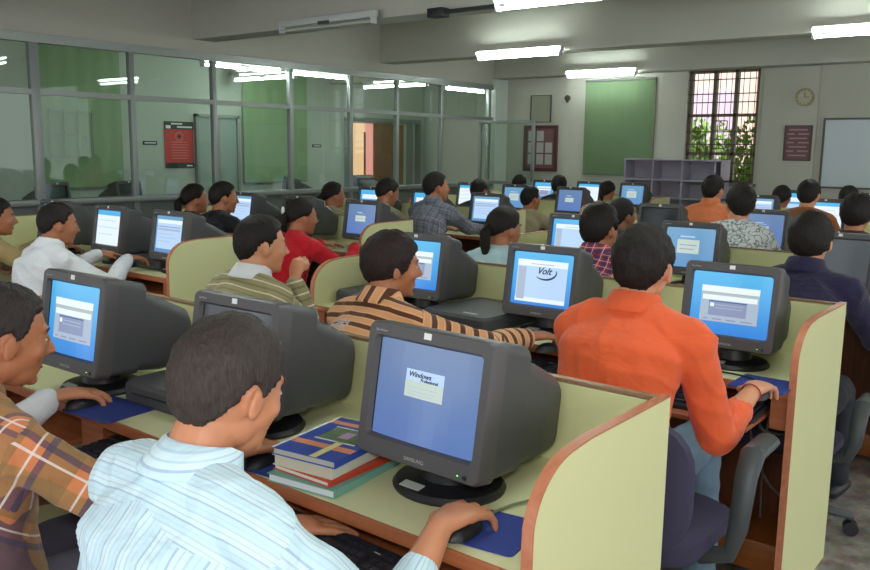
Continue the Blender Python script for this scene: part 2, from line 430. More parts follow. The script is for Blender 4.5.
# shelves
SH = mat('grey_mauve_laminate', (170,163,178), .55, vary=.03)
t = empty('shelf_unit', (-4.3, 10.0, 0), label='low grey mauve shelf unit of open pigeonholes against the far wall', cat='shelves')
build('back_board', box(BM(), -.62, .62, .26, .28, 0, 1.36), SH, t)
for x in (-.62, -.245, .135, .54, .62): build('upright', box(BM(), x-.01, x+.01, 0, .26, 0, 1.345), SH, t)
for z in (.05, .42, .655, .89, 1.11, 1.355): build('shelf', box(BM(), -.63, .63, -.005, .265, z-.01, z+.01), SH, t)

# ------------------------------------------------------------------ the room behind the glass
XB = -9.7
bm = BM()
wl = props(build('wall_rear', box(bm, XB-.1, XB, YB, 12.8, 0, ZC), mat('grey_green_plaster', (182,192,180), .85)), kind='structure')
struct('wall_end', box(BM(), XB, XG-.12, 11.8, 11.9, 0, ZC), MATS['grey_green_plaster'])
for y in (7.6, 9.5): struct('trim_%d' % k, box(BM(), XB, XG-.12, y, y+.26, 2.42, ZC), BEAM); k += 1
blind('roller_blind', 4.87, 5.88, .95, 2.8, 0, 'wide green blind seen through the left glass panes', 'y', XB+.06)
blind('roller_blind', 7.75, 8.95, .95, 2.6, 0, 'green blind seen through the glass right of the red poster', 'y', XB+.06)
bm = BM()
for y in (0, .17, .34, .52): box(bm, -.01, .01, y, y+.02, .35, .9)
for z in (.35, .6, .87): box(bm, -.01, .01, 0, .55, z, z+.02)
t = props(build('window_grille', bm, mat('pale_bars', (132,156,120), .6)), 'pale window bars showing over the wide green blind', 'grille'); t.location = (XB+.1, 4.95, .95)
t = empty('poster', (XB+.01, 6.73, 1.46), PI/2, 'red poster with a dark green header band on the inner room wall', 'poster')
build('sheet', box(BM(), -.22, .22, -.006, 0, -.3, .3), mat('poster_red', (190,44,46), .6), t)
bm = BM(); box(bm, -.22, .22, -.009, -.006, .2, .3); box(bm, -.22, .22, -.009, -.006, -.3, -.23); build('header_band', bm, mat('poster_green', (36,52,46), .6), t)
bm = BM()
for a in ((-.12,.05,.262,.28),(-.03,.2,.222,.24),(.1,.19,-.28,-.262),(-.2,-.13,.21,.25)): box(bm, a[0], a[1], -.011, -.009, a[2], a[3])
build('header_text', bm, WHITE, t)
bm = BM()
for i in range(7): box(bm, -.12, .12+.02*(i%2), -.008, -.006, .03-i*.035, .042-i*.035)
ring = [[V((r*math.cos(a), y, .11+r*math.sin(a))) for a in [2*PI*i/20 for i in range(20)]] for r, y in ((.06,-.006),(.06,-.008),(.048,-.008),(.048,-.006))]
rings(bm, ring, close=True); build('poster_text', bm, mat('poster_pale_red', (206,110,104), .6), t)
build('emblem', ell(BM(), (0,-.008,.11), (.03,.003,.022)), MATS['poster_green'], t)
t = props(build('door_sign', box(BM(), -.1, .1, -.01, 0, -.025, .025), mat('name_plate_black', (36,36,38), .5)), 'small dark name plate left of the red poster', 'sign')
t.location = (XB, 6.3, 1.48); t.rotation_euler = (0,0,PI/2)
build('lettering', box(BM(), -.08, .08, -.012, -.01, -.006, .008), WHITE, t)
t = props(build('door_sign', box(BM(), -.09, .09, -.01, 0, -.022, .022), MATS['name_plate_black']), 'small dark name plate right of the inner green blind', 'sign')
t.location = (XB, 9.2, 1.47); t.rotation_euler = (0,0,PI/2)
build('lettering', box(BM(), -.07, .07, -.012, -.01, -.006, .006), WHITE, t)
d1 = empty('door_1', (XB, 7.33, 0), PI/2, kind='structure')
bm = BM(); box(bm, -.36, -.32, -.06, 0, 0, 1.87); box(bm, .32, .36, -.06, 0, 0, 1.87); box(bm, -.36, .36, -.06, 0, 1.83, 1.87); box(bm, -.02, .02, -.06, 0, 0, 1.83)
build('door_frame', bm, ALU, d1); build('door_panel', box(BM(), -.32, .32, -.03, 0, 0, 1.83), mat('pale_green_door', (150,168,160), .5), d1)
d2 = empty('door_2', (XB, 10.7, 0), PI/2, kind='structure')
bm = BM(); box(bm, -.9, -.85, -.1, 0, 0, 1.9); box(bm, .85, .9, -.1, 0, 0, 1.9); box(bm, -.9, .9, -.1, 0, 1.86, 1.93); box(bm, .62, .68, -.1, 0, 0, 1.86)
build('door_frame', bm, ALU, d2)
build('passage_glow_panel', box(BM(), -.85, -.24, -.01, 0, .1, 1.84), emis('passage_glow', (255,208,160), .85), d2)  # flat emissive panel stands in for the bright space beyond the doorway
build('passage_wall_glow', box(BM(), -.42, -.24, -.014, -.01, .1, 1.84), emis('pink_glow', (250,170,160), .8), d2)  # pink strip glows too, its brightness put into the material
build('passage_post', box(BM(), -.46, -.42, -.02, -.01, .1, 1.7), mat('brown_post', (150,100,70), .6), d2)
build('door_leaf', box(BM(), -.24, .5, -.04, 0, .02, 1.84), wood('door_wood', (120,88,56), (140,104,68), 2), d2)
# tubes of the inner room, along its beams and along the partition
TUBE = emis('tube_glow', (240,255,250), 52.)
def tube_light(loc, rz, ln, label, lit=True, n=1, power=14., tilt=0., grp=None, drop=.05):
    t = empty('ceiling_light', loc, rz, label, 'light', grp)
    build('housing', box(BM(), -ln/2-.02, ln/2+.02, -.02, .035, -.02, .03), mat('lamp_housing', (196,198,196), .5) , t, bevel=.004)
    for s in (-1, 1): build('end_cap', box(BM(), s*ln/2-.012, s*ln/2+.012, -.03, .025, -drop-.02, -.01), MATS['lamp_housing'], t, bevel=.004)
    for i in range(n):
        build('tube', cyl(BM(), (-ln/2, -.006-.034*i, -drop+.05*i), (ln/2, -.006-.034*i, -drop+.05*i), .0115, n=12), TUBE if lit else mat('unlit_tube', (190,192,186), .3), t, smooth=True)
    build('ballast', box(BM(), -.06, .06, -.035, -.02, -.035, -.01), WHITE if lit else CRT, t)
    return t
tube_light((XG-.2, 5.8, 2.30), PI/2, 1.0, 'lit tube light behind the top of the glass right of the poster')
tube_light((XG-.2, 6.9, 2.30), PI/2, .95, 'second lit tube light behind the top of the glass, nearer the brown door')
tube_light((XG-.2, 9.62, 2.30), PI/2, .9, 'lit tube light behind the top glass pane beside the open casement')
tube_light((-8.9, 7.52, 2.38), 0, 1.2, 'lit tube light on the inner room beam above the green blind', power=16)
tube_light((-8.3, 9.42, 2.38), 0, 1.2, 'lit tube light on the inner room beam above the brown door', power=16)
# the room's own tubes under the beams; last three added out of view for light
tube_light((-5.12, 4.97, 2.47), .0, 1.05, 'unlit double tube light fixed under the first beam', lit=False, n=1)
tube_light((-2.9, 4.98, 2.46), 0, 1.1, 'lit double tube light at the top edge of the view', n=2, power=20)
tube_light((-5.0, 7.6, 2.46), 0, 1.0, 'lit double tube light under the second beam, left one', n=2, power=20)
tube_light((-1.55, 7.6, 2.46), 0, 1.1, 'lit double tube light under the second beam, right one', n=2, power=20)
tube_light((-5.3, 9.97, 2.45), 0, .95, 'lit double tube light above the green blind of the far wall', n=2, power=16)
tube_light((.8, 4.98, 2.46), 0, 1.1, 'added unseen double tube light under the first beam beyond the right edge of view', n=2, power=20)
tube_light((-3.6, 2.37, 2.46), 0, 1.1, 'added unseen double tube light under the beam over the front desks, left one', n=2, power=20)
tube_light((-.6, 2.37, 2.46), 0, 1.1, 'added unseen double tube light under the beam over the front desks, right one', n=2, power=20)
t = empty('cable_duct', (-3.95, 4.98, 2.44), label='small black junction box with dark duct under the first beam', cat='junction box')
build('box_body', box(BM(), -.09, .05, -.05, .04, -.045, .02), CRTD, t, bevel=.006); build('duct', box(BM(), .05, .55, -.01, .03, -.02, .005), CRTD, t)

# ================================================================== DESKS
def side_profile(yp):
    P = [(yp+.012, 0), (yp+.012, .95), (yp-.34, .95)]
    for i in range(1, 10):
        a = PI/2 + (PI/2)*i/10
        P.append((yp-.39+.14*math.cos(a), .82+.125*math.sin(a)))
    P += [(yp-.53, .80), (yp-.53, .70), (yp-.53, 0)]
    return P
def desk_block(x0, x1, yp, label, stations, name='computer_desk', trays=True):
    t = empty(name, ((x0+x1)/2, yp-.27, 0), label=label, cat='desk', group='computer desks in rows')
    T = Matrix.Translation(V((-(x0+x1)/2, -(yp-.27), 0)))
    def part(nm, bm, m, par=t, **k):
        bmesh.ops.transform(bm, matrix=T, verts=bm.verts[:]); return build(nm, bm, m, par, **k)
    yf = yp-.53
    part('worktop', box(BM(), x0+.02, x1-.02, yf+.006, yp-.01, .727, .75), CREAM)
    part('front_edge', box(BM(), x0+.02, x1-.02, yf, yf+.007, .722, .751), BROWN, bevel=.0015)
    part('back_panel', box(BM(), x0+.012, x1-.012, yp-.01, yp+.01, 0, .94), PANEL)
    part('top_edge', box(BM(), x0+.012, x1-.012, yp-.0105, yp+.0105, .943, .95), TOPE)
    part('modesty_panel', box(BM(), x0+.02, x1-.02, yp-.022, yp-.0105, .02, .727), DARKWOOD)
    part('foot_rest', box(BM(), x0+.02, x1-.02, yp-.30, yp-.022, .02, .13), ORANGEWOOD, bevel=.004)
    for X in (x0, x1-.02):
        P = side_profile(yp); bm = BM()
        rings(bm, [[V((X+dx, a, b)) for a, b in P] for dx in (0, .02)])
        sp_ = part('side_panel', bm, PANEL)
        bm = BM(); Q = P[1:]
        R = []
        for i, (a, b) in enumerate(Q):
            p0 = V((Q[max(i-1,0)])); p1 = V((Q[min(i+1,len(Q)-1)])); d = (p1-p0).normalized(); n = V((d.y, -d.x))*-1
            if n.y < -.5: n = -n
            n = V((-abs(n.x), abs(n.y))) if i else V((0,1))
            R.append([V((X-.0008, a, b)), V((X-.0008, a+n.x*.004, b+n.y*.004)), V((X+.0208, a+n.x*.004, b+n.y*.004)), V((X+.0208, a, b))])
        rings(bm, R); part('edge_band', bm, BROWNY, sp_, smooth=True, angle=50)
    n = stations; w = (x1-x0-.04)/n
    for i in range(n+1):
        X = x0+.02+w*i; a, c = max(X-.055, x0+.02), min(X+.055, x1-.02)
        part('tray_support', box(BM(), a, c, yf+.012, yp-.1, .615, .722), BROWN)
    if trays:
        for i in range(n):
            X = x0+.02+w*i+.07
            part('keyboard_tray', box(BM(), X, X+w-.14, yf-.16, yp-.12, .64, .655), BROWN, bevel=.002)
    return t
ROWY = [1.68, 3.18, 4.68, 6.18, 7.68, 9.18]
RX0, RX1, LX0, LX1 = -2.84, -.70, -6.1, -3.95
RL = ['cream computer desk of the nearest row, with brown edged end panel', 'cream computer desk in front of the person in the orange shirt',
      'cream computer desk in front of the person in the navy shirt', 'cream computer desk in front of the person in the white floral shirt',
      'cream computer desk in front of the person in the brown shirt', 'cream computer desk in front of the person in yellow']
LLb = [None, 'cream computer desk in front of the person in the plain white shirt', 'cream computer desk in front of the person in the red top',
      'cream computer desk in front of the person in the grey checked shirt', 'cream computer desk of the fifth row beyond the checked shirt',
      'cream computer desk of the far row below the notice board']
for i, y in enumerate(ROWY):
    desk_block(RX0, RX1, y, RL[i], 3, trays=i < 2)
    if i: desk_block(LX0, LX1, y, LLb[i], 3, trays=i < 2)

# ================================================================== MONITORS
def face_matrix():  # tilt of the picture tube housing about the bottom front edge
    return Matrix.Translation(V((0,-.115,.072))) @ Matrix.Rotation(math.radians(-9), 4, 'X')
FM = face_matrix()
def crt_parts(t):
    W, H = .318, .285
    def rr(y, w, h, cz, r): return [FM @ V((a, y, cz+b)) for a, b in rrect(w, h, r)]
    bm = BM(); c = H/2
    # bezel: front frame with recessed opening
    outer0 = rr(.0, W-.008, H-.008, c, .016); outer1 = rr(.008, W, H, c, .018); back = rr(.045, W, H, c, .018)
    ow, oh = .262, .206; oc = c+.006
    inn0 = rr(.0, ow+.012, oh+.012, oc, .012); inn1 = rr(.012, ow, oh, oc, .01)
    rings(bm, [inn1, inn0, outer0, outer1, back, rr(.045, W-.02, H-.02, c, .018)], cap=False)
    build('bezel', bm, CRTB, t, smooth=True, angle=40)
    bm = BM()
    rings(bm, [rr(.04, W-.006, H-.006, c, .02), rr(.14, W-.018, H-.02, c-.002, .026), rr(.146, W-.04, H-.05, c-.012, .03), rr(.24, .262, .215, c-.025, .04), rr(.33, .235, .18, c-.035, .045), rr(.352, .20, .14, c-.035, .04)])
    ca = build('casing', bm, CRT, t, smooth=True, angle=38)
    bm = BM()
    for s in (-1, 1):
        for i in range(9):
            y = .17+i*.017; box(bm, s*(.128-.0009*i*4)-.004, s*(.128-.0009*i*4)+.004, y, y+.007, .03, .075, FM)
    build('vent_slots', bm, CRTD, ca)
    bm = BM()
    R = [[V((math.cos(a)*r, -.0+math.sin(a)*r*.95, z)) for a in [2*PI*i/36 for i in range(36)]] for r, z in ((.118,.0),(.12,.006),(.112,.016),(.06,.024),(.05,.075),(.09,.095))]
    rings(bm, R); build('base', bm, CRTD, t, smooth=True, angle=40)
    build('base_label', box(BM(), -.05, .0, -.100, -.078, -.001, .001, Matrix.Translation(V((0,0,.034))) @ Matrix.Rotation(math.radians(9),4,'X')), TAGG, t)
    build('sticker', box(BM(), -.009, .009, -.0015, .002, H-.02, H-.007, FM), WHITE, t)
    build('brand_plaque', box(BM(), -.115, -.075, -.0012, .002, .015, .0185, FM), mat('grey_letters', (140,146,144), .5), t) if False else None
    text_mesh('brand_lettering', 'SAMSUNG', .011, mat('silver_letters', (168,172,170), .4), t, FM @ Matrix.Translation(V((0,-.0012,.016))) @ Matrix.Rotation(PI/2,4,'X'))
    text_mesh('model_lettering', 'SyncMaster', .007, MATS['silver_letters'], t, FM @ Matrix.Translation(V((-.12,-.0012,H-.018))) @ Matrix.Rotation(PI/2,4,'X'))
    build('power_button', cyl(BM(), (.125,-.002,.014), (.125,.004,.014), .005, n=12, M=FM), CRTD, t)
    build('power_light', box(BM(), .107, .110, -.001, .002, .0135, .0155, FM), emis('power_green', (120,255,120), 2.), t)
SW, SHH, SC = .262, .206, .285/2+.006
def screen(t, kind):
    K = SCR[kind]; bm = BM()
    mats = []
    def quad(x0, x1, z0, z1, mt, lay):
        if mt not in mats: mats.append(mt)
        y = .0135-.0004*lay
        n = 8 if lay == 0 else 4
        for i in range(n):
            xa, xb = x0+(x1-x0)*i/n, x0+(x1-x0)*(i+1)/n
            def yy(x): return y + .006*((x/(SW/2))**2) - .004
            P = [(xa, yy(xa), z0), (xb, yy(xb), z0), (xb, yy(xb), z1), (xa, yy(xa), z1)]
            bm.faces.new([bm.verts.new(FM @ V((a, c, SC+d))) for a, c, d in P]).material_index = mats.index(mt)
    quad(-SW/2, SW/2, -SHH/2, SHH/2, K[0], 0)
    for i, q in enumerate(K[1]):
        x0, x1, z0, z1, mt, lay = q
        quad((x0-.5)*SW, (x1-.5)*SW, (z0-.5)*SHH, (z1-.5)*SHH, mt, lay)
    me = bpy.data.meshes.new('screen'); bm.to_mesh(me); bm.free()
    return link('screen', me, mats, t, True)
def screen_gradient(name, top, bot, s):
    m, N, L, b = nt(name); tc = N.new('ShaderNodeTexCoord'); sp = N.new('ShaderNodeSeparateXYZ'); L.new(tc.outputs['Generated'], sp.inputs[0])
    mx = N.new('ShaderNodeMix'); mx.data_type = 'RGBA'; mx.inputs[6].default_value = hexa(bot); mx.inputs[7].default_value = hexa(top)
    L.new(sp.outputs[2], mx.inputs[0]); L.new(mx.outputs[2], b.inputs['Emission Color']); b.inputs['Emission Strength'].default_value = s
    b.inputs['Base Color'].default_value = (.01,.01,.01,1); b.inputs['Roughness'].default_value = .2
    return m
E1 = screen_gradient('screen_cyan_blue', (84,182,232), (52,132,216), .92)
E2 = screen_gradient('screen_slate_blue', (110,140,180), (96,128,196), .8)
E2c = screen_gradient('screen_periwinkle', (118,144,184), (96,128,192), .78)
E3 = screen_gradient('screen_teal_grey', (110,160,196), (96,146,196), .9)
EW = emis('screen_white', (225,238,248), .95); EG = emis('screen_window_grey', (168,184,204), .9); EGd = emis('screen_inner_grey', (140,152,186), .85)
EB = emis('screen_title_blue', (70,100,160), .9); EL = emis('screen_pale_blue', (180,208,245), .95); EK = emis('screen_ink', (40,50,66), .7)
EY = emis('screen_ochre_line', (180,190,150), .9); EP = emis('screen_pale_green', (196,214,206), .85)
EDARK = mat('screen_off', (96,102,110), .22); EDK = mat('screen_off_dark', (50,56,62), .18)
SCR = {
 'dialog': (E1, [(.13,.86,.2,.78,EG,1), (.13,.86,.68,.78,EW,2), (.15,.84,.64,.655,EY,3), (.15,.84,.55,.63,EW,2), (.24,.72,.3,.54,EGd,3), (.24,.72,.52,.54,EB,4), (.26,.31,.44,.5,EW,5), (.33,.68,.47,.48,EG,5), (.33,.68,.42,.43,EG,5), (.18,.24,.23,.25,EGd,3), (.3,.42,.23,.25,EGd,3), (.48,.6,.23,.25,EGd,3), (.66,.8,.23,.25,EGd,3)]),
 'slate': (E2, [(.3,.66,.42,.62,EP,1), (.32,.64,.5,.53,EG,2), (.34,.52,.72,.74,EL,1), (.4,.6,.68,.69,EL,1)]),
 'setup': (E2c, [(.3,.67,.46,.74,EL,1), (.3,.67,.46,.63,EP,2), (.33,.62,.56,.565,EG,3), (.33,.6,.52,.525,EG,3), (.33,.58,.49,.495,EG,3)]),
 'page': (E1, [(.08,.92,.06,.86,EL,1), (.08,.92,.74,.86,EW,2), (.1,.24,.1,.72,EG,2), (.32,.7,.78,.79,EGd,3), (.3,.9,.2,.3,EL,2), (.08,.92,.06,.14,EW,2)]),
 'lines': (E3, [(.06,.94,.1,.9,EL,1), (.06,.94,.8,.9,EW,2), (.1,.9,.7,.715,EB,2), (.1,.9,.6,.66,EG,2), (.14,.7,.5,.515,EG,2), (.14,.8,.4,.415,EG,2), (.14,.6,.3,.315,EG,2)]),
 'white': (EW, [(0,1,.86,1,E1,1), (.1,.8,.7,.72,EL,1), (.1,.9,.5,.52,EL,1), (.1,.7,.3,.32,EL,1)]),
 'teal': (E3, [(.25,.7,.35,.7,EP,1), (.3,.65,.55,.57,EGd,2), (.3,.6,.45,.47,EGd,2), (.3,.6,.76,.79,EL,1)]),
 'off': (EDK, []), 'grey': (EDARK, []), 'blue': (E1, [(.1,.9,.6,.8,EW,1), (.1,.6,.3,.5,EL,1)]),
}
protos = {}
def monitor(x, ys, kind, label, rz=0.03, name='crt_monitor'):
    if not protos:
        t = empty(name, (0,0,0)); crt_parts(t); screen(t, kind); protos[kind] = t; new = t
    elif kind in protos: new = copy_tree(protos[kind])
    else:
        src = list(protos.values())[0]
        new = src.copy(); COL.objects.link(new)
        for ch in list(src.children):
            if ch.name.startswith('screen'): continue
            copy_tree(ch, new)
        screen(new, kind); protos[kind] = new
    new.location = (x, ys+.065, .751); new.rotation_euler = (0,0,rz)
    props(new, label, 'monitor', 'charcoal tube monitors on the desks')
    return new
mon = [
 (-2.31,1.24,'dialog','charcoal tube monitor showing a blue dialog screen, beside the person in orange plaid',.04),
 (-1.67,1.31,'grey','charcoal tube monitor with a dull grey screen behind the head of the striped shirt person',.03),
 (-1.06,1.31,'setup','large nearest charcoal tube monitor with a small pale setup window on blue',-.03),
 (-2.36,2.83,'dialog','charcoal tube monitor right of the person in orange and brown stripes',.02),
 (-1.72,2.83,'page','charcoal tube monitor whose screen shows a page with a swoosh logo',.04),
 (-.97,2.80,'dialog','charcoal tube monitor with blue dialog screen right of the orange shirt',.03),
 (-5.4,2.78,'blue','charcoal tube monitor mostly hidden by the white shirt person',.0),
 (-4.73,2.78,'white','charcoal tube monitor with a blue white page, left of the one by the cream panel',.0),
 (-4.14,2.80,'lines','charcoal tube monitor with a striped pale page beside the rounded cream panel',.0),
 (-5.44,4.34,'lines','charcoal tube monitor with pale blue page right of the person in black',.0),
 (-4.78,4.34,'off','charcoal tube monitor seen from behind the person in red',.0),
 (-4.12,4.34,'slate','charcoal tube monitor with small white box on slate, right of the red top',.02),
 (-2.43,4.32,'page','charcoal tube monitor with white page between the ponytail and the plaid collar',.02),
 (-1.73,4.32,'teal','charcoal tube monitor with teal screen just behind the orange shirt person',.03),
 (-.99,4.28,'grey','charcoal tube monitor with a dull glare-marked screen right of the navy shirt',.02),
 (-5.44,5.85,'blue','charcoal tube monitor with tiny blue screen behind the stooping person in tan',.0),
 (-4.78,5.85,'blue','charcoal tube monitor partly hidden left of the grey checked shirt',.02),
 (-4.11,5.83,'lines','charcoal tube monitor with a pale page under the arm of the checked shirt',.02),
 (-2.48,5.62,'off','charcoal tube monitor with a dark screen right of the person in dark grey',.02),
 (-1.78,5.64,'slate','charcoal tube monitor with blue screen right of the white floral shirt',.02),
 (-5.47,7.44,'white','charcoal tube monitor right of the checked shirt in the fifth row',.0),
 (-4.89,7.45,'teal','charcoal tube monitor with a greenish box in the fifth row, left of the tan shirt',.0),
 (-4.24,7.46,'slate','charcoal tube monitor with white box on slate in the fifth row',.0),
 (-2.42,7.5,'lines','charcoal tube monitor in the fifth row right of the salmon shirt',.0),
 (-1.83,7.34,'white','charcoal tube monitor with a bright white page right of the brown shirt',.0),
 (-5.39,8.85,'dialog','charcoal tube monitor with bright blue screen in the far row under the notice board',.0),
 (-4.82,8.9,'white','charcoal tube monitor with a white screen in the far row under the green blind',.0),
 (-4.29,8.95,'teal','charcoal tube monitor with teal screen in front of the grey shelves',.0),
 (-2.45,8.75,'blue','charcoal tube monitor in the far row right of the person in yellow',.0),
 (-1.8,8.75,'teal','charcoal tube monitor in the far row at the right edge of view',.0),
]
MON = [monitor(*a) for a in mon]
MON[2].scale = (1.06,1.03,1.0); MON[2].location.y += .012
# writing on two of the screens
t = MON[4]
def scrM(u, v): return FM @ Matrix.Translation(V(((u-.5)*SW, .0035, SC+(v-.5)*SHH))) @ Matrix.Rotation(PI/2,4,'X')
text_mesh('screen_logo', 'Volt', .036, EK, t, scrM(.55,.66), shear=.4, bold=True)
bm = BM(); R = []
for i in range(21):
    a = math.radians(225+150*i/20); w = .0025+.005*math.sin(PI*i/20)
    p = V(((.07)*SW+.05*math.cos(a), .0032, SC+(.15)*SHH+.03*math.sin(a))); n = V((math.cos(a),0,math.sin(a)))
    R.append([FM @ (p+n*w*.5), FM @ (p-n*w*.5), FM @ (p-n*w*.5+V((0,.0006,0))), FM @ (p+n*w*.5+V((0,.0006,0)))])
rings(bm, R); build('logo_swoosh', bm, EK, t)
t = MON[2]
text_mesh('screen_title', 'Windows', .0145, EK, t, scrM(.455,.695), shear=.2, bold=True)
text_mesh('screen_subtitle', 'Professional', .009, EK, t, scrM(.55,.65), bold=True)

# inner-room monitors, seen through the glass
def crt_rear(x, y, rz, label):
    t = copy_tree(protos['off']); t.location = (x, y, .751); t.rotation_euler = (0,0,rz); props(t, label, 'monitor', 'monitors in the inner room')
dt = empty('side_desk', (-7.75, 6.4, 0), label='plain desk along the glass inside the inner room', cat='desk')
build('worktop', box(BM(), -.4, .4, -3.2, 3.4, .72, .75), CREAM, dt)
for y in (-3.1, 0, 3.3): build('leg', box(BM(), -.35, .35, y-.02, y+.02, 0, .72), DARKWOOD, dt)
crt_rear(-7.8, 4.0, PI/2+.4, 'dark monitor in front of the wide green blind behind the glass')
crt_rear(-7.8, 4.75, PI/2+.2, 'dark monitor behind the glass left of the red poster')
crt_rear(-7.75, 6.95, -.5, 'dark monitor behind the glass under the inner green blind')
crt_rear(-7.7, 8.15, -PI/2-.2, 'dark monitor back in front of the bright inner doorway')

# ================================================================== THINGS ON THE DESKS
def thin_pc(x, y, rz, label):
    t = empty('desktop_computer', (x, y, .751), rz, label, 'computer', 'flat desktop computers')
    bm = BM(); R = [[V((a, b, z)) for a, b in rrect(w, d, .03)] for w, d, z in ((.33,.38,0),(.34,.39,.008),(.34,.39,.05),(.325,.375,.062))]
    rings(bm, R); build('case', bm, CRT, t, smooth=True, angle=30)
    build('drive_slot', box(BM(), -.12, .03, -.197, -.193, .03, .034), CRTD, t)
    build('label', box(BM(), .02, .09, -.15, -.135, .062, .0635), TAGG, t)
thin_pc(-1.98, 1.47, .05, 'flat dark desktop computer between the two left monitors of the nearest desk')
thin_pc(-2.03, 2.86, -.05, 'flat dark desktop computer left of the swoosh logo monitor')
thin_pc(-2.63, 2.95, .0, 'flat dark desktop computer in the corner by the rounded cream panel')
thin_pc(-4.43, 2.98, .0, 'flat dark desktop computer between the monitors behind the white shirt person')
def mouse_pad(x, y, rz, label, w=.2, d=.165):
    t = props(build('mouse_pad', BMrr(w, d, .003), BLUE, None), label, 'mouse pad', 'blue mouse pads'); t.location = (x, y, .751); t.rotation_euler = (0,0,rz)
def BMrr(w, d, h, r=.012):
    return rings(BM(), [[V((a, b, z)) for a, b in rrect(w, d, r)] for z in (0, h)])
mouse_pad(-.872, 1.262, .15, 'blue mouse pad under the hand beside the nearest cream end panel', .18, .16)
mouse_pad(-1.44, 1.24, .1, 'blue mouse pad between the book stack and the flat grey monitor')
mouse_pad(-2.09, 1.2, .1, 'blue mouse pad under the white cuffed hand')
mouse_pad(-.80, 2.66, .0, 'blue mouse pad behind the hand of the orange shirt person', .17, .17)
def mouse(x, y, rz, label, z=.7545):
    t = empty('computer_mouse', (x, y, z), rz, label, 'mouse', 'black computer mice')
    bm = BM(); R = []
    for k in range(9):
        u = -1+2*k/8; w = math.sqrt(max(.05, 1-u**4)); h = .018+.012*math.cos(u*1.2)
        R.append([V((.028*w*math.cos(a), u*.05, max(0, h*w*math.sin(a)))) for a in [PI*i/10 for i in range(11)]])
    rings(bm, R); build('shell', bm, CRTD, t, smooth=True)
    build('wheel', cyl(BM(), (-.003,.03,.025), (.003,.03,.025), .006, n=12), CRT, t)
mouse(-.895, 1.215, .1, 'black mouse under the hand near the nearest end panel')
mouse(-1.46, 1.205, .1, 'black mouse under the hand beside the books')
mouse(-2.17, 1.165, .1, 'black mouse under the white cuffed hand')
mouse(-.765, 2.50, 0, 'black mouse under the hand of the orange shirt person')
mouse(-1.545, 2.59, -.3, 'black mouse under the bangled hand', .752)
mouse(-4.5, 2.78, 0, 'black mouse on the desk of the white shirt person', .752)
def keyboard(x, y, rz, label):
    t = empty('keyboard', (x, y, .6555), rz, label, 'keyboard', 'black keyboards on trays')
    bm = BM(); rings(bm, [[V((a, b, z + (b+.08)*.08)) for a, b in rrect(w, d, .012)] for w, d, z in ((.43,.165,0),(.43,.165,.012),(.42,.155,.018))])
    build('case', bm, CRTD, t, smooth=True, angle=30)
    for nm_, i0, i1 in (('letter_keys', 0, 14), ('cursor_keys', 15, 18), ('number_keys', 19, 21)):
        bm = BM()
        for j in range(6):
            for i in range(i0, i1):
                x0 = -.2+i*.0192; y0 = -.07+j*.0215 + (.012 if j == 5 else 0)
                if j == 0 and 4 <= i <= 8: continue
                box(bm, x0, x0+.0165, y0, y0+.0175, .017+(y0+.08)*.08, .026+(y0+.08)*.08)
        if i0 == 0: box(bm, -.2+4*.0192, -.2+9*.0192, -.07, -.0525, .018, .026)
        build(nm_, bm, mat('key_caps', (44,44,54), .5), t)
    build('trim_strip', box(BM(), -.2, .2, .0535, .0555, .03, .0315), TAGG, t)
keyboard(-1.13, 1.1, -.04, 'black keyboard on the tray in front of the striped shirt person')
keyboard(-1.85, 1.12, 0, 'black keyboard on the tray in front of the orange plaid person')
keyboard(-1.65, 2.62, 0, 'black keyboard under the forearm of the orange and brown striped person')
keyboard(-1.0, 2.62, 0, 'black keyboard in front of the orange shirt person')
# books
bk = [((-1.300,1.285,.751), .12, (.185,.25,.018), (120,176,160), (226,232,236), 'lowest book of the stack, pale blue with a green side', None),
      ((-1.302,1.30,.7695), .02, (.17,.25,.012), (206,70,44), (230,226,214), 'thin red covered book second from the bottom of the stack', None),
      ((-1.312,1.295,.782), .12, (.165,.235,.024), (210,214,196), (204,196,176), 'thick cream book third from the bottom of the stack', None),
      ((-1.312,1.30,.8065), .14, (.172,.245,.016), (60,84,170), (190,186,174), 'blue and orange covered book on top of the stack', 1)]
for loc, rz, (w, d, h), c, cp, lb, deco in bk:
    t = empty('book', loc, rz, lb, 'book', 'books stacked beside the nearest monitor')
    cm = mat('cover_%d_%d' % (c[0], c[2]), c, .35)
    bm = BM(); box(bm, -w/2, w/2, -d/2, d/2, 0, .0018); box(bm, -w/2, w/2, -d/2, d/2, h-.0018, h); box(bm, w/2-.002, w/2, -d/2, d/2, .0018, h-.0018)
    build('cover', bm, cm, t); build('pages', box(BM(), -w/2+.004, w/2-.002, -d/2+.003, d/2-.003, .0018, h-.0018), mat('pages_%d' % cp[2], cp, .9), t)
    if deco:
        def patch(n, m, R):
            bm = BM()
            for x0, x1, y0, y1, k in R: box(bm, (x0-.5)*w, (x1-.5)*w, (y0-.5)*d, (y1-.5)*d, h, h+.0003*k)
            build(n, bm, m, t)
        patch('cover_stripe', mat('cover_orange', (228,150,110), .4), [(.0,1,.22,.32,1)])
        patch('cover_strip', MATS['cover_orange'], [(.0,1,.82,.9,1)])
        patch('cover_band', mat('cover_yellow', (236,224,150), .4), [(.6,.7,0,1,2)])
        patch('cover_photo', mat('cover_photo_green', (96,120,86), .5, vary=.6, scale=60), [(.25,.85,.42,.74,3)])
        patch('cover_photo_flower', mat('cover_lilac', (190,150,190), .5), [(.5,.66,.5,.66,4)])
        patch('cover_rule', WHITE, [(.0,.03,0,1,3), (.23,.87,.4,.42,2), (.23,.87,.74,.76,2)])
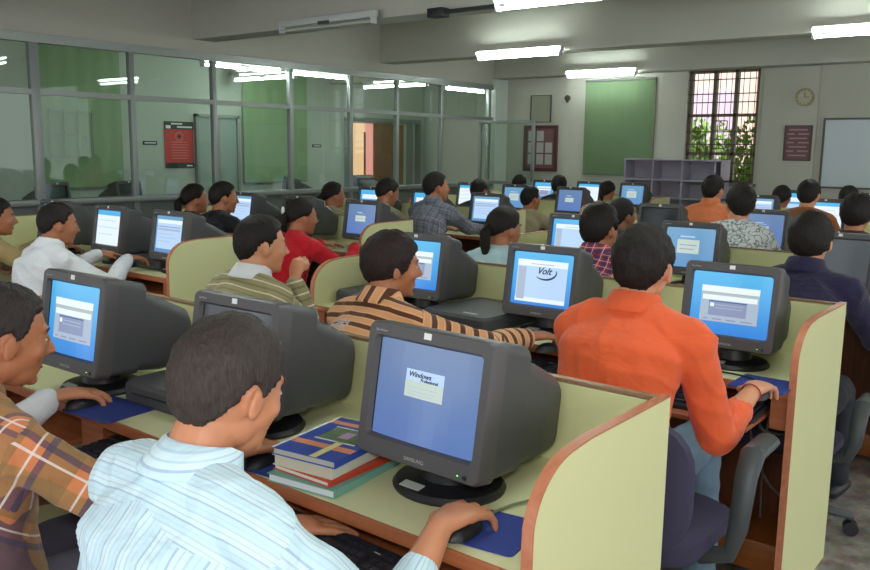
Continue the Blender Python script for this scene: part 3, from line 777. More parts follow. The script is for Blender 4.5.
# cables
def cable(name, pts, label, m=CRTD, r=.003):
    cu = bpy.data.curves.new(name, 'CURVE'); cu.dimensions = '3D'; cu.bevel_depth = r; cu.bevel_resolution = 2
    s = cu.splines.new('NURBS'); s.points.add(len(pts)-1); s.use_endpoint_u = True; s.order_u = 3
    for p, q in zip(s.points, pts): p.co = (*q, 1)
    o = bpy.data.objects.new(name, cu); COL.objects.link(o); dg = bpy.context.evaluated_depsgraph_get(); dg.update()
    me = bpy.data.meshes.new_from_object(o.evaluated_get(dg)); bpy.data.objects.remove(o); bpy.data.curves.remove(cu)
    me.name = name; me.materials.clear(); return props(link(name, me, m, None, True), label, 'cable')
cable('mouse_cable', [(-1.46,1.255,.762),(-1.47,1.36,.755),(-1.5,1.45,.755),(-1.44,1.55,.755),(-1.38,1.58,.755),(-1.4,1.66,.755)], 'black mouse cable behind the stack of books')
cable('mouse_cable', [(-.895,1.265,.76),(-.9,1.36,.757),(-.87,1.44,.755),(-.86,1.55,.755),(-.84,1.66,.755)], 'thin cable behind the nearest monitor base', mat('olive_cable', (110,124,90), .5))
cable('mouse_cable', [(-.765,2.55,.76),(-.80,2.66,.757),(-.9,2.72,.755),(-1.02,2.70,.755),(-1.1,2.78,.755)], 'black mouse cable in front of the orange shirt person')
GC = mat('grey_cable', (120,112,106), .5)
cable('power_cable', [(-1.0,3.14,.7),(-.98,3.1,.45),(-.9,3.06,.3),(-.84,3.1,.22),(-.76,3.1,.2)], 'grey power cable looping low under the desk of the orange shirt person', GC, .005)
cable('power_cable', [(-.93,3.14,.7),(-.95,3.05,.5),(-.86,3.04,.46),(-.76,3.1,.5)], 'grey power cable hanging higher under the desk beside the end panel', GC, .005)
cable('power_cable', [(-.9,3.14,.7),(-.92,3.09,.4),(-.9,3.07,.14)], 'grey power cable dropping straight to the foot ledge', GC, .004)

# ================================================================== CHAIRS
chair0 = []
def make_chair(fab, nm):
    t = empty('office_chair')
    bm = BM(); rings(bm, [[V((a, b+.0, z)) for a, b in rrect(w, w*.97, .09)] for w, z in ((.37,.325),(.40,.34),(.40,.372),(.35,.385))])
    build('seat', bm, fab, t, smooth=True, angle=60)
    bm = BM(); R = []
    for w, h, y in ((.36,.21,-.27),(.42,.25,-.26),(.42,.25,-.23),(.38,.22,-.22)):
        R.append([V((a, y + .9*a*a, .50+b)) for a, b in rrect(w, h, .09)])
    rings(bm, R); build('backrest', bm, fab, t, smooth=True, angle=60)
    build('back_bracket', tube(BM(), [(0,-.02,.315),(0,-.2,.32),(0,-.285,.40),(0,-.275,.56)], [(.03,.008)]*4, 10, up=(1,0,0)), CHAIRP, t, smooth=True)
    for s in (-1, 1):
        bm = tube(BM(), [(s*.16,.0,.31),(s*.24,.0,.33),(s*.265,-.02,.40),(s*.27,.0,.50),(s*.27,.04,.537),(s*.27,.16,.54)], [(.02,.012),(.02,.012),(.026,.013),(.029,.014),(.032,.016),(.032,.016)], 12, up=(0,1,0))
        build('armrest', bm, CHAIRP, t, smooth=True)
    build('gas_column', cyl(BM(), (0,0,.09), (0,0,.325), .025, n=16), CRTD, t, smooth=True)
    for k in range(5):
        a = 2*PI*k/5+.3; d = V((math.cos(a), math.sin(a), 0))
        lg = build('leg', tube(BM(), [d*.02+V((0,0,.10)), d*.15+V((0,0,.095)), d*.27+V((0,0,.075))], [(.025,.018),(.02,.014),(.016,.012)], 10), CHAIRP, t, smooth=True)
        n = V((-d.y, d.x, 0)); bm = BM()
        for q in (-1, 1): cyl(bm, d*.27+n*q*.008+V((0,0,.029)), d*.27+n*q*.024+V((0,0,.029)), .028, n=14)
        cyl(bm, d*.27+V((0,0,.029)), d*.27+V((0,0,.07)), .006, n=8)
        build('caster', bm, CRTD, lg, smooth=True, angle=40)
    chair0.append(t); return t
def chair(x, y, rz, label, dark=False):
    if len(chair0) == 0: t = make_chair(CHAIRF, 'a')
    else:
        t = copy_tree(chair0[0])
    t.location = (x, y, 0); t.rotation_euler = (0,0,rz)
    props(t, label, 'chair', 'office chairs at the desks')
    return t

# ================================================================== PEOPLE
def interp(tab, x):
    for (a, b), (c, d) in zip(tab, tab[1:]):
        if x <= c: return b+(d-b)*(x-a)/(c-a) if x > a else b
    return tab[-1][1]
HAIRL = {   # hairline elevation against angle from the face
 'short': [(0,38),(35,34),(55,26),(68,-2),(82,-14),(90,2),(104,-4),(118,-30),(150,-54),(180,-60)],
 'long':  [(0,30),(35,24),(50,14),(62,-16),(80,-34),(100,-38),(130,-48),(180,-56)],
 'tied':  [(0,40),(40,32),(60,12),(78,-10),(95,-6),(120,-20),(150,-34),(180,-40)],
}
def hair_mesh(Mh, style, thick, vox, seed, curly=0.):
    nu, nv = (96, 64) if vox < .008 else (40, 26)
    line = HAIRL[style]; bm = BM(); R = []
    for j in range(1, nv):
        el = -90+180*j/nv; row = []
        for i in range(nu):
            az = 360*i/nu; A = az if az <= 180 else 360-az   # 0 = face (+Y)
            e = math.radians(el); a = math.radians(az)
            d = V((math.sin(a)*math.cos(e), math.cos(a)*math.cos(e), math.sin(e)))
            h = (el-interp(line, A)+4*noise.noise(V((az*.13, seed, 0))))/12.
            h = max(0., min(1., h+.5)); h = h*h*(3-2*h)
            nz = noise.noise(V((d.x*5+seed, d.y*5, d.z*3)))*.004 + noise.noise(V((d.x*26+seed, d.y*26, d.z*9)))*.0022
            if curly: nz += noise.noise(V((d.x*18, d.y*18, d.z*18+seed)))*curly
            top = max(0, d.z); th = thick*(.6+.5*top) + nz
            rx, ry, rz_ = .073, .094, .091
            base = 1/math.sqrt((d.x/rx)**2+(d.y/ry)**2+(d.z/rz_)**2)
            rad = base + (th if h > 0 else 0)*h - .022*(1-h)
            row.append(Mh @ (V((0,-.012,.015)) + d*rad))
        R.append(row)
    rings(bm, R); me = bpy.data.meshes.new('hair')
    bmesh.ops.recalc_face_normals(bm, faces=bm.faces[:]); bm.to_mesh(me); bm.free(); return me
def hand(bm, W, d, n, side, mode, s=1.):
    """W wrist, d pointing direction, n back-of-hand normal, side +1 right hand (thumb towards -lat)"""
    d = d.normalized(); n = (n - d*n.dot(d)).normalized(); lat = d.cross(n)*1.  # lat to the right of the hand seen from above
    M = lambda a, b, c: W + (lat*a + d*b + n*c)*s
    # palm
    tube(bm, [M(0,-.01,0), M(0,.03,.004), M(0,.062,.006), M(0,.082,.004)], [(.023*s,.016*s),(.034*s,.0155*s),(.037*s,.0135*s),(.034*s,.011*s)], 14, up=n)
    L_ = [(.040,.026,.020), (.044,.029,.021), (.040,.027,.020), (.032,.020,.018)]
    xs = [-.0285,-.0095,.0095,.0275]
    curl = {'mouse': (10,24,22), 'type': (14,40,30), 'rest': (5,12,12), 'fist': (60,80,50)}[mode]
    for k in range(4):
        x = xs[k]*side; fan = math.radians((-7,-2,4,10)[k])*side
        p = M(x, .078-(.004 if k in (0,3) else 0)-(.006 if k == 3 else 0), .003); ang = 0.; P = [p - d*.02*s]; P.append(p)
        for q, l in enumerate(L_[k]):
            ang += math.radians(curl[q]*(1.+(.12*k-.1)))
            dd = (d*math.cos(fan)+lat*math.sin(fan)); v = dd*math.cos(ang) - n*math.sin(ang)
            p = p + v*l*s; P.append(p)
        tube(bm, P, [.0085*s,.0088*s,.0082*s,.0076*s,.0062*s], 10)
    x = -.026*side
    P = [M(x*.5,.012,-.002), M(x*1.3,.03,-.006), M(x*1.9,.055,-.012), M(x*1.95,.078,-.018)]
    tube(bm, P, [.013*s,.0115*s,.0095*s,.0075*s], 10)
def person(nm, H, mats, label, heading=0., hf=.14, turn=0., nod=0., hair=('short', .016), near=0, rh=None, lh=None, tone=0,
           sleeve=1., collar=None, hairc=(34,28,26), pants=(58,62,76), extra=None, chx=0., seed=1., curly=0., roll=0., sh=.165, chair_lab=None, girl=False, wmul=1., hmode='mouse', lmode='rest', dz=0., fl=.5, legs=True, hdir=None, ldir=None, yoke=False, chs=0.):
    Hw = V(H); Rz = Matrix.Rotation(heading, 3, 'Z'); hz = Hw.z
    root = Hw - Rz @ V((0, hf, 0)); root.z = 0
    t = empty('person', root, heading, label, 'person', 'people at the computer desks')
    inv = Rz.inverted()
    def loc(p): return inv @ (V(p)-root)
    Hc = V((0, hf, hz)); Mh = Matrix.Translation(Hc) @ uneuler(-nod, roll, turn)
    vox = {2: .0045, 1: .008, 0: .012}[near]
    NB = Hc + V((0, -.045-.13*nod, -.122+.02*nod)); 
    S = {s: NB + V((s*sh, -.005, -.066)) for s in (-1, 1)}
    HZ = .47+dz; hip = V((0, -.02, HZ)); mid = V((0, .2*hf-.05, HZ+(NB.z-HZ)*.42)); chest = V((0, .62*hf-.065, HZ+(NB.z-HZ)*.76))
    w_ = wmul
    # arms
    up_, fo = .265, .235
    arms = {}; tgt_ = {1: rh, -1: lh}
    for s, tgt in ((1, rh), (-1, lh)):
        if tgt is None: tg = V((s*.15, hf+.31, .835))
        else: tg = loc(tgt)
        A = S[s]; D = tg-A; dist = D.length; a, b = up_, fo
        if dist > (a+b)*.985: k_ = dist/((a+b)*.985); a *= k_; b *= k_
        q = (a*a-b*b+dist*dist)/(2*dist); hgt = math.sqrt(max(0, a*a-q*q)); u = D.normalized()
        pole = V((s*fl, -.35, -1)) if tgt_[s] else V((s*.45, -.55, -.6)); pole = (pole-u*pole.dot(u)).normalized()
        arms[s] = (A, A+u*q+pole*hgt, tg)
    def torso(bm, g):
        tube(bm, [hip+V((0,0,.045)), hip+V((0,-.005,.07)), mid, chest, NB+V((0,-.012,-.055)), NB+V((0,0,-.01))],
             [((.150*w_+g), .105+g), (.15*w_+g, .108+g), (.138*w_+g, .095+g), (.158*w_+g, .105+g), (.125*w_+g, .078+g), (.062+g, .056+g)], 28, up=(0,-1,0))
        tube(bm, [S[-1], NB+V((-.08,-.012,-.036)), NB+V((0,-.015,-.012)), NB+V((.08,-.012,-.036)), S[1]], [.052+g, .052+g, .05+g, .052+g, .052+g], 16)
    # ---- skin: one continuous body
    bm = BM(); torso(bm, 0)
    tube(bm, [NB+V((0,-.01,-.04)), NB+V((0,.0,.01)), NB.lerp(Hc,.45)+V((0,-.012,0)), Hc+V((0,-.015,-.02))], [.056,.051,.051,.05], 16)
    for s in (-1, 1):
        A, E, Wr = arms[s]
        tube(bm, [A, A.lerp(E,.5), E], [.047,.043,.037], 14); tube(bm, [E, E.lerp(Wr,.35), Wr], [.037,.037,.0235], 14)
        mode = hmode if s == 1 else lmode
        dr = (hdir if s == 1 else ldir)
        dd = (inv @ V(dr)) if dr is not None else (Wr-E).normalized()*.5+V((0,1,-.1))
        dd = V((dd.x, dd.y, max(-.3, dd.z) if tgt_[s] else -.2))
        hand(bm, Wr, dd, V((0,0,1)), s, mode, 1.08 if near == 2 else 1.)
    if legs:
        for s in (-1, 1):
            tube(bm, [V((s*.08,.0,HZ)), V((s*.1,.36,HZ+.01))], [.060,.050], 14); tube(bm, [V((s*.1,.36,HZ+.01)), V((s*.11,.38,.3)), V((s*.11,.40,.07))], [.048,.046,.03], 14)
            tube(bm, [V((s*.11,.37,.045)), V((s*.115,.47,.03)), V((s*.115,.53,.025))], [(.034,.03),(.036,.02),(.03,.014)], 12, up=(0,0,1))
    # head
    def he(c, r, rot=None):
        M3 = Mh.to_3x3() @ (rot.to_3x3() if rot else Matrix.Identity(3)); ell(bm, Mh @ V(c), r, M3, 20, 14)
    he((0,-.012,.015), (.073,.094,.091)); he((0,.028,-.012), (.062,.062,.078)); he((0,.036,-.06), (.044,.046,.046)); he((0,.0,-.05), (.057,.06,.05))
    he((0,.066,.028), (.046,.020,.014)); 
    for s in (-1, 1):
        he((s*.038,.050,-.020), (.022,.024,.022))
        he((s*.0745,-.008,-.012), (.009,.017,.028), uneuler(-.15, 0, s*.35))
        he((s*.0785,-.013,-.006), (.006,.014,.020), uneuler(-.15, 0, s*.45))
    tube(bm, [Mh @ V((0,.080,.022)), Mh @ V((0,.094,-.001)), Mh @ V((0,.106,-.020))], [.0068,.0075,.0092], 10)
    he((0,.090,-.0265), (.0165,.011,.0075)); he((0,.079,-.052), (.022,.009,.006)); he((0,.077,-.063), (.019,.009,.007)); he((0,.069,-.088), (.02,.015,.014))
    me = remesh(bm, vox, 3 if near == 2 else 2, .5)
    body = link('body', me, skin(tone), t, True)
    # eyes and brows
    if near:
        for s in (-1, 1):
            bm = BM(); ell(bm, Mh @ V((s*.030,.0712,.006)), (.0105,.0095,.0050), Mh.to_3x3()); ey = build('eye', bm, mat('eye_white', (196,186,178), .4), t, smooth=True)
            bm = BM(); ell(bm, Mh @ V((s*.030,.0797,.006)), (.0045,.0026,.0045), Mh.to_3x3()); build('iris', bm, mat('iris_dark', (36,24,20), .2), ey, smooth=True)
            bm = tube(BM(), [Mh @ V((s*.014,.0825,.026)), Mh @ V((s*.032,.0795,.032)), Mh @ V((s*.048,.070,.028))], [(.0012,.003)]*3, 8, up=(0,0,1)); build('eyebrow', bm, hairmat('hair_%d_%d' % hairc[:2], hairc), t, smooth=True)
        bm = BM(); ell(bm, Mh @ V((0,.0805,-.0575)), (.020,.0085,.005), Mh.to_3x3()); build('lips', bm, mat('lip_tone', (150,84,76), .5), t, smooth=True)
    hm = hairmat('hair_%d_%d' % hairc[:2], hairc)
    hr = link('hair', hair_mesh(Mh, hair[0], hair[1], vox, seed, curly), hm, t, True)
    if hair[0] == 'tied' or (extra and 'tail' in extra):
        L_ = (extra or {}).get('tail', .22)
        b0 = Mh @ V((0,-.105,.01)); bm = tube(BM(), [b0, b0+V((0,-.035,-.03)), b0+V((.0,-.035,-.5*L_)), b0+V((0,-.015,-L_))], [.02,.03,.027,.01], 12)
        build('ponytail', bm, hm, t, smooth=True)
        if (extra or {}).get('clip'):
            bm = BM(); ell(bm, Mh @ V((-.03,-.118,.03)), (.014,.008,.028)); build('hair_clip', bm, WHITE, t, smooth=True)
    # ---- shirt
    bm = BM(); torso(bm, .012)
    for s in (-1, 1):
        A, E, Wr = arms[s]; C = E.lerp(Wr, .0 if sleeve < .6 else min(1, (sleeve-.5)*2*.93))
        if sleeve >= .6:
            tube(bm, [A, A.lerp(E,.5), E], [.058,.054,.050], 16); tube(bm, [E, E.lerp(C,.5), C], [.050,.046,.036], 16, round_=True)
        else:
            tube(bm, [A, A.lerp(E,.62), A.lerp(E,.8)], [.058,.056,.056], 16)
    me = remesh(bm, max(.007, vox), 5, .5)
    # folds and cloth coordinates
    pv = []
    segs = []
    for s in (-1, 1):
        A, E, Wr = arms[s]; segs += [(A, E, s, 0), (E, Wr, s, .26)]
    nrm = [v.normal.copy() for v in me.vertices]
    for v in me.vertices:
        p = v.co
        if near:
            f = noise.noise(V((p.x*9+seed, p.y*9, p.z*15)))*.008 + noise.noise(V((p.x*26, p.y*26+seed, p.z*16)))*.0032
            f2 = 1-abs(noise.noise(V((p.x*8+p.z*9, p.y*5+seed*2, p.z*4-p.x*7))))*2.2
            v.co = p + nrm[v.index]*(f + max(0,f2)**3*.005)
    def region(p):
        best = None
        for k_, (A, B_, s, off) in enumerate(segs):
            ab = B_-A; tt = (p-A).dot(ab)/ab.length_squared
            if -.05 < tt < 1.1:
                dd = (p-(A+ab*tt)).length
                if (off > 0 and dd < .075) or (off == 0 and dd < .11 and tt > 0 and abs(p.x) > sh-.01):
                    if best is None or dd < best[0]: best = (dd, k_)
        if best: return best[1]
        return -2 if yoke and p.z+.35*abs(p.x) > NB.z-.02 else -1
    def coord(p, g):
        if g >= 0:
            A, B_, s, off = segs[g]; ab = B_-A; tt = (p-A).dot(ab)/ab.length_squared
            u = ab.normalized(); ref = V((0,0,1)) if abs(u.z) < .9 else V((0,1,0)); e1 = u.cross(ref).normalized(); e2 = u.cross(e1)
            q = p-A; return (math.atan2(q.dot(e2), q.dot(e1))*.05, .6-(tt*ab.length+off), .5+s*.3)
        if g == -2: return (p.z*.9+p.y, p.x, 0)
        return (p.x, p.z+.7*p.y, p.y*.3)
    vc = [v.co for v in me.vertices]
    if near == 2:
        pv = []
        for f in me.polygons:
            g = region(f.center); cs_ = [coord(vc[i], g) for i in f.vertices]
            if g >= 0:
                m0 = cs_[0][0]
                cs_ = [(c[0] + (.05*2*PI if m0-c[0] > .1 else -.05*2*PI if c[0]-m0 > .1 else 0), c[1], c[2]) for c in cs_]
            pv += cs_
        at = me.attributes.new('pat', 'FLOAT_VECTOR', 'CORNER')
    else:
        pv = [coord(p, region(p)) for p in vc]; at = me.attributes.new('pat', 'FLOAT_VECTOR', 'POINT')
    at.data.foreach_set('vector', [c for q in pv for c in q])
    shirt = link('shirt', me, mats, t, True)
    if collar is not None:
        nk = (Hc+V((0,-.012,-.03))-NB).normalized(); R = []; n = 36
        M0 = NB + V((0,-.002,.0))
        for r0, r1, hh in ((.082,.080,.002),(.085,.083,.008),(.068,.066,.056),(.0635,.0615,.058),(.060,.057,.012)):
            R.append([M0 + V((math.cos(2*PI*i/n)*r0, math.sin(2*PI*i/n)*r1-.004, -.014*math.sin(2*PI*i/n))) + nk*(hh*(1-.35*max(0, math.sin(2*PI*i/n)))) for i in range(n)])
        bm = BM(); rings(bm, R, close=True); c_ = build('collar', bm, collar, t, smooth=True, angle=50)
        ca = c_.data.attributes.new('pat', 'FLOAT_VECTOR', 'POINT'); ca.data.foreach_set('vector', [q for v in c_.data.vertices for q in (v.co.z*1.0, v.co.x, .2)])
        if yoke or True:
            pass
    if legs:
        bm = BM()
        tube(bm, [V((0,-.02,HZ-.055)), V((0,-.02,HZ-.02)), V((0,-.02,HZ+.05))], [(.14,.10),(.17,.13),(.163,.122)], 20, up=(0,-1,0), round_=False)
        for s in (-1, 1):
            tube(bm, [V((s*.085,.0,HZ+.015)), V((s*.1,.2,HZ+.015)), V((s*.1,.37,HZ+.015))], [.078,.074,.062], 16); tube(bm, [V((s*.1,.37,HZ+.015)), V((s*.11,.39,.28)), V((s*.11,.40,.10))], [.066,.06,.056], 16)
        me = remesh(bm, max(.01, vox), 3)
        if near:
            nr = [v.normal.copy() for v in me.vertices]
            for v in me.vertices: v.co = v.co + nr[v.index]*noise.noise(V((v.co.x*14, v.co.y*14+seed, v.co.z*26)))*.008
        link('trousers', me, mat('denim_%d_%d' % pants[:2], pants, .85, vary=.22, scale=14, bump=.2, bscale=300), t, True)
        for s in (-1, 1):
            bm = tube(BM(), [V((s*.11,.35,.04)), V((s*.115,.42,.042)), V((s*.115,.50,.032)), V((s*.115,.55,.026))], [(.036,.034),(.04,.036),(.042,.028),(.034,.02)], 14, up=(0,0,1))
            build('shoe', bm, CRTD, t, smooth=True)
    ch_ = chair(root.x + chx, root.y-.03-chs, heading, chair_lab or ('office chair of the ' + label.split('person ')[-1].split(',')[0] + ' wearer'))
    ch_.scale = (1,1,1+dz/.39)
    return t, arms

# garments
plaid_or = cloth('orange_brown_plaid', 'bands', [(214,132,86)], {'b': [(0,8.5,.0,.5,(158,124,78),.75), (1,8.5,.0,.5,(140,112,72),.65), (0,8.5,.5,.62,(70,66,92),.75), (1,8.5,.5,.62,(74,70,96),.75), (0,8.5,.74,.78,(238,220,210),.8), (1,8.5,.74,.78,(238,220,210),.8)]})
lblue = cloth('pale_blue_striped_cotton', 'bands', [(214,236,244)], {'b': [(0,46,.0,.16,(136,166,200),.6), (0,46,.5,.62,(176,206,224),.7), (0,23,.0,.5,(196,226,238),.6)]})
olive = cloth('olive_striped_knit', 'bands', [(158,150,112)], {'b': [(1,19,.0,.12,(232,222,196),.9), (1,19,.44,.62,(130,122,84),.8)]})
orbr = cloth('orange_brown_striped_knit', 'bands', [(220,160,112)], {'b': [(1,20,.0,.38,(78,44,34),.95), (1,20,.44,.5,(232,190,150),.7), (1,20,.9,.96,(232,190,150),.7)], 'patch': (-.19, -.01, .80, .88, (190,176,180))})
orange = cloth('orange_cotton', 'plain', [(228,98,56)])
white = cloth('white_cotton', 'plain', [(226,228,232)])
tan = cloth('tan_cotton', 'plain', [(176,152,104)])
tan2 = cloth('beige_cotton', 'plain', [(168,158,128)])
red = cloth('red_cotton', 'plain', [(196,26,40)])
paleb = cloth('pale_aqua_cotton', 'plain', [(190,222,230)])
rbplaid = cloth('red_blue_plaid', 'bands', [(190,70,66)], {'b': [(0,26,.0,.45,(60,60,110),.8), (1,26,.0,.45,(60,50,90),.6), (1,26,.6,.68,(230,220,220),.7), (0,26,.6,.68,(230,220,220),.7)]})
dgrey = cloth('dark_print_cotton', 'print', [(66,62,62),(100,94,88)], {'s': 30, 'w': .05})
navy = cloth('navy_cotton', 'plain', [(44,40,66)])
check = cloth('grey_check_cotton', 'bands', [(120,122,134)], {'b': [(0,34,.0,.3,(72,74,92),.7), (1,34,.0,.3,(72,74,92),.7), (0,17,.6,.68,(176,170,170),.5), (1,17,.6,.68,(176,170,170),.5)]})
brownc = cloth('dark_maroon_cotton', 'plain', [(58,34,32)])
black = cloth('black_cotton', 'plain', [(34,34,40)])
salmon = cloth('salmon_cotton', 'plain', [(226,128,84)])
floral = cloth('white_floral_cotton', 'print', [(218,222,222),(134,142,146)], {'s': 26, 'w': .035})
yellow = cloth('yellow_cotton', 'plain', [(206,176,70)])
brown2 = cloth('brown_cotton', 'plain', [(146,88,50)])

P = person
# nearest row
P('a', (-2.42,.78,1.10), white, 'person in white long sleeves at the left edge, only cuff and hand seen', near=2, rh=(-2.19,1.09,.79), hdir=(.2,1,-.05), lh=(-2.64,.92,.60), seed=3, tone=0, chair_lab='office chair of the white cuffed person outside the left edge', legs=False)
P('b', (-1.84,.82,1.055), plaid_or, 'person in an orange and brown plaid shirt at the left edge, looking right', near=2, nod=.22, turn=-.12, rh=(-1.46,1.125,.80), lh=(-1.8,1.05,.71), hdir=(0,1,-.08), sleeve=.8, hf=.06, wmul=1.25, sh=.185, hairc=(52,44,42), seed=5, tone=1, hair=('short',.013), pants=(84,82,96), chair_lab='office chair of the orange plaid person', collar=None, legs=True)
P('c', (-1.115,.86,1.07), lblue, 'person in a pale blue striped shirt in the left foreground, seen from behind', near=2, nod=.3, turn=.0, rh=(-.885,1.135,.80), lh=(-1.26,1.06,.705), hdir=(-.05,1,-.05), ldir=(.5,1,-.1), collar=lblue, seed=7, tone=0, hair=('short',.02), hairc=(62,54,50), chair_lab='office chair of the pale blue striped person', sh=.19, wmul=1.2, yoke=True, legs=True, sleeve=.8)
# second row
P('d', (-2.54,2.12,1.09), olive, 'person in an olive striped sweater with white collar, hand at the chin', near=1, nod=.1, turn=-.35, rh=(-2.47,2.22,.95), lh=(-2.75,2.45,.76), hmode='fist', collar=white, seed=9, tone=2, chair_lab='office chair of the olive sweater person', hdir=(0,.3,1))
P('e', (-1.90,2.15,1.07), orbr, 'person in an orange and brown striped shirt reaching right to a mouse', near=2, nod=.12, turn=-.5, rh=(-1.575,2.52,.81), sleeve=.95, fl=2.2, lh=(-2.1,2.4,.70), hdir=(.35,1,-.1), hair=('long',.018), hairc=(44,32,32), seed=11, tone=1, chair_lab='office chair of the orange and brown striped person', collar=orbr)
P('f', (-1.01,2.2,1.15), orange, 'person in a plain orange shirt and blue jeans, seen from behind', near=2, nod=.05, turn=.1, rh=(-.755,2.42,.793), lh=(-1.2,2.45,.70), dz=.12, fl=.12, chx=.08, chs=-.08, hdir=(-.08,1,-.08), collar=orange, seed=13, tone=2, pants=(96,118,134), chair_lab='purple grey office chair of the orange shirted person', sh=.178, wmul=1.06, sleeve=.86)
P('g', (-4.46,2.32,1.03), white, 'person in a plain white shirt leaning to a monitor on the left', near=1, nod=.15, turn=-.3, collar=white, seed=15, tone=1, chair_lab='office chair of the plain white shirted person')
P('h', (-5.24,2.35,1.02), tan, 'person in a tan shirt cut by the left edge of view', near=1, nod=.1, turn=-.4, seed=17, tone=1, chair_lab='office chair of the tan shirted person at the left edge')
# third row
P('i', (-3.95,3.62,1.03), red, 'person in a red top with dark tied hair and a white clip', near=1, nod=.1, turn=-.35, hair=('tied',.014), extra={'tail': .1, 'clip': 1}, seed=19, tone=1, chair_lab='office chair of the person in red')
P('j', (-2.5,3.72,1.05), paleb, 'person with a black ponytail and pale aqua top', hair=('tied',.016), extra={'tail': .2}, near=1, turn=-.3, nod=.1, seed=21, tone=1, chair_lab='office chair of the ponytailed person in aqua')
P('k', (-1.88,3.6,1.10), rbplaid, 'person with curly hair and a red and blue plaid shirt', near=1, turn=-.1, curly=.006, hair=('short',.022), seed=23, tone=1, chair_lab='office chair of the curly haired plaid person', collar=rbplaid)
P('l', (-.93,3.55,1.125), navy, 'person in a dark navy shirt at the right, seen from behind', near=1, turn=.05, hair=('long',.016), seed=25, tone=2, chair_lab='purple grey office chair of the navy shirted person', pants=(36,38,46), collar=navy, wmul=1.05)
P('m', (-5.43,3.9,1.06), brownc, 'person in dark maroon beside the red poster, left of the black top', turn=-.35, hair=('tied',.014), extra={'tail': .2}, seed=27, tone=1, chair_lab='office chair of the dark maroon person')
P('n', (-5.02,3.85,1.09), black, 'person in a black top beside a pale blue monitor', turn=-.4, nod=.1, seed=29, tone=1, chair_lab='office chair of the black topped person', near=1)
# fourth row
P('o', (-4.02,5.05,1.17), check, 'tall person in a grey checked shirt reaching to a keyboard', turn=-.5, near=1, rh=(-3.95,5.55,.83), seed=31, tone=1, chair_lab='office chair of the grey checked person', collar=check)
P('p', (-4.56,5.1,1.105), tan2, 'stooping person in beige left of the grey checked shirt', turn=-.3, nod=.35, seed=33, tone=1, chair_lab='office chair of the stooping beige person')
P('q', (-5.27,5.2,1.05), tan2, 'person in beige in front of the glass partition', turn=-.4, hair=('tied',.014), extra={'tail': .12}, seed=35, tone=1, chair_lab='office chair of the beige person by the glass')
P('r', (-2.52,5.12,1.04), dgrey, 'person in a dark grey printed shirt behind the plaid collar', turn=-.3, seed=37, tone=3, near=1, chair_lab='office chair of the dark grey printed person')
P('s', (-1.764,5.15,1.155), floral, 'person in a white floral shirt in front of a blue monitor', turn=.45, seed=39, tone=2, near=1, chair_lab='office chair of the white floral person', hair=('short',.022), wmul=1.15)
P('t', (-1.13,5.2,1.13), brownc, 'person with long dark hair near the right edge, above the dull monitor', hair=('long',.02), seed=41, tone=1, chair_lab='office chair of the long haired person at the right')
# fifth row
P('u', (-4.95,6.9,1.05), black, 'person in dark clothes in the fifth row behind the pale page monitor', seed=43, tone=1, chair_lab='office chair of the dark dressed person in the fifth row')
P('v', (-4.22,6.7,1.01), tan2, 'person in a tan shirt in the fifth row beside a cream panel', turn=-.3, seed=45, tone=1, chair_lab='office chair of the tan shirted person in the fifth row')
P('w', (-2.48,6.6,1.165), salmon, 'person in a salmon orange shirt before the barred window', turn=-.1, seed=47, tone=2, chair_lab='office chair of the salmon shirted person', collar=salmon, wmul=1.15)
P('x', (-1.82,6.8,1.15), brown2, 'person in a brown shirt in front of a bright white screen', seed=49, tone=2, chair_lab='office chair of the brown shirted person')
P('y', (-1.88,8.3,1.06), navy, 'person in navy in the far row behind the long haired one', seed=51, tone=2, chair_lab='office chair of the half hidden person at the right')
# far row
P('z', (-4.92,8.4,1.06), black, 'person in the far row right of the bright blue monitor', seed=53, tone=1, hair=('long',.02), chair_lab='office chair of the far row person by the bright blue monitor')
P('aa', (-5.45,8.4,1.05), dgrey, 'person in the far row below the open casement', seed=55, tone=1, chair_lab='office chair of the far row person below the casement')
P('ab', (-4.32,8.4,1.02), tan2, 'person in the far row below the green blind', seed=57, tone=1, hair=('tied',.016), extra={'tail': .1}, chair_lab='office chair of the far row person below the blind')
P('ac', (-2.46,8.3,1.04), yellow, 'person in yellow with tied dark hair in the far row', seed=59, tone=1, hair=('tied',.018), extra={'tail': .12}, chair_lab='office chair of the person in yellow')

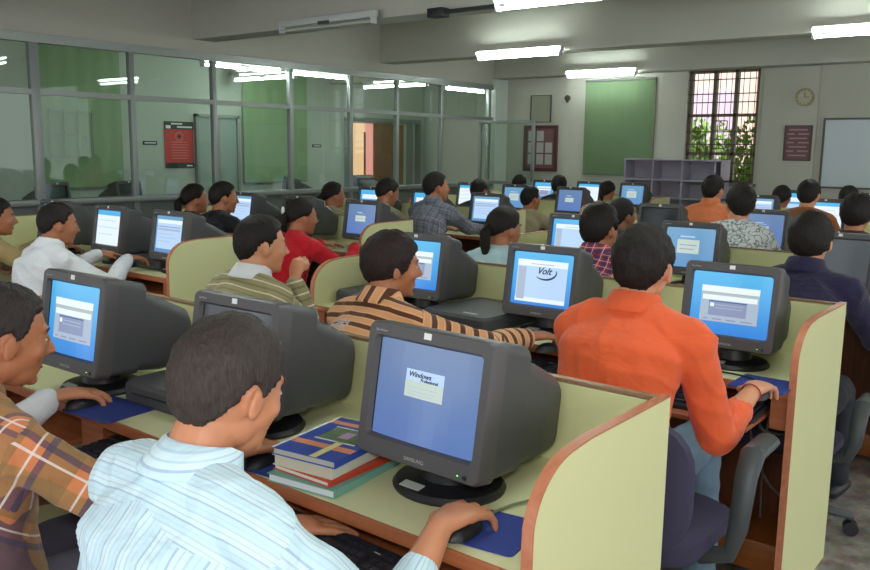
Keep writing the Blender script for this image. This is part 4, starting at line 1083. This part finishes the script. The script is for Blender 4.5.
# bracelets
def bangle(c, d, r, label, m):
    d = V(d).normalized(); u = d.orthogonal().normalized(); w = d.cross(u); c = V(c); R = []
    for i in range(32):
        a = 2*PI*i/32; e = u*math.cos(a)+w*math.sin(a)
        R.append([c+e*(r+.0022*math.cos(b))+d*.0022*math.sin(b) for b in [2*PI*k/8 for k in range(8)]])
    bm = BM(); rings(bm, R, close=True); props(build('bangle', bm, m, None, smooth=True), label, 'bracelet')
bangle((-1.585,2.50,.812), (.5,1,-.05), .0285, 'silver bangle on the wrist of the orange and brown striped person', mat('silver', (210,210,205), .25, metal=.9))
bangle((-.756,2.405,.79), (.1,1,.25), .0275, 'beaded red bracelet on the wrist of the orange shirted person', mat('red_beads', (150,60,50), .4))

# ================================================================== LIGHT AND CAMERA
w = bpy.data.worlds.new('daylight'); sc.world = w; w.use_nodes = True
bg = w.node_tree.nodes['Background']; bg.inputs[0].default_value = (.93,.97,1.,1); bg.inputs[1].default_value = 1.5
sun = bpy.data.lights.new('sun', 'SUN'); sun.energy = 5.; sun.angle = .05; so = bpy.data.objects.new('sun', sun); COL.objects.link(so)
so.rotation_euler = (math.radians(30), 0, math.radians(-8))
fl_ = bpy.data.lights.new('camera_flash', 'AREA'); fl_.size = .12; fl_.energy = 9; fo_ = bpy.data.objects.new('camera_flash', fl_); COL.objects.link(fo_)
f_, yaw, pitch, roll, hc = 850., -.6731, -.1606, .0128, 1.4713
cam = bpy.data.cameras.new('camera'); cam.sensor_width = 36; cam.lens = 36*f_/870; cam.clip_start = .05
co = bpy.data.objects.new('camera', cam); COL.objects.link(co); sc.camera = co
fw = V((math.sin(yaw)*math.cos(pitch), math.cos(yaw)*math.cos(pitch), math.sin(pitch)))
rt = V((math.cos(yaw), -math.sin(yaw), 0)); upv = rt.cross(fw)
r2 = rt*math.cos(roll)+upv*math.sin(roll); u2 = -rt*math.sin(roll)+upv*math.cos(roll)
Mc = Matrix((r2, u2, -fw)).transposed().to_4x4(); Mc.translation = V((0,0,hc)); co.matrix_world = Mc
Mf = Mc.copy(); Mf.translation = V((0,-.02,hc+.14)); fo_.matrix_world = Mf
sc.view_settings.view_transform = 'Standard'; sc.view_settings.look = 'None'; sc.view_settings.gamma = 1; sc.view_settings.use_curve_mapping = False
sc.view_settings.exposure = 0.2
sc.cycles.use_denoising = True
sc.cycles.max_bounces = 8; sc.cycles.transparent_max_bounces = 12
sc.cycles.sample_clamp_indirect = 6
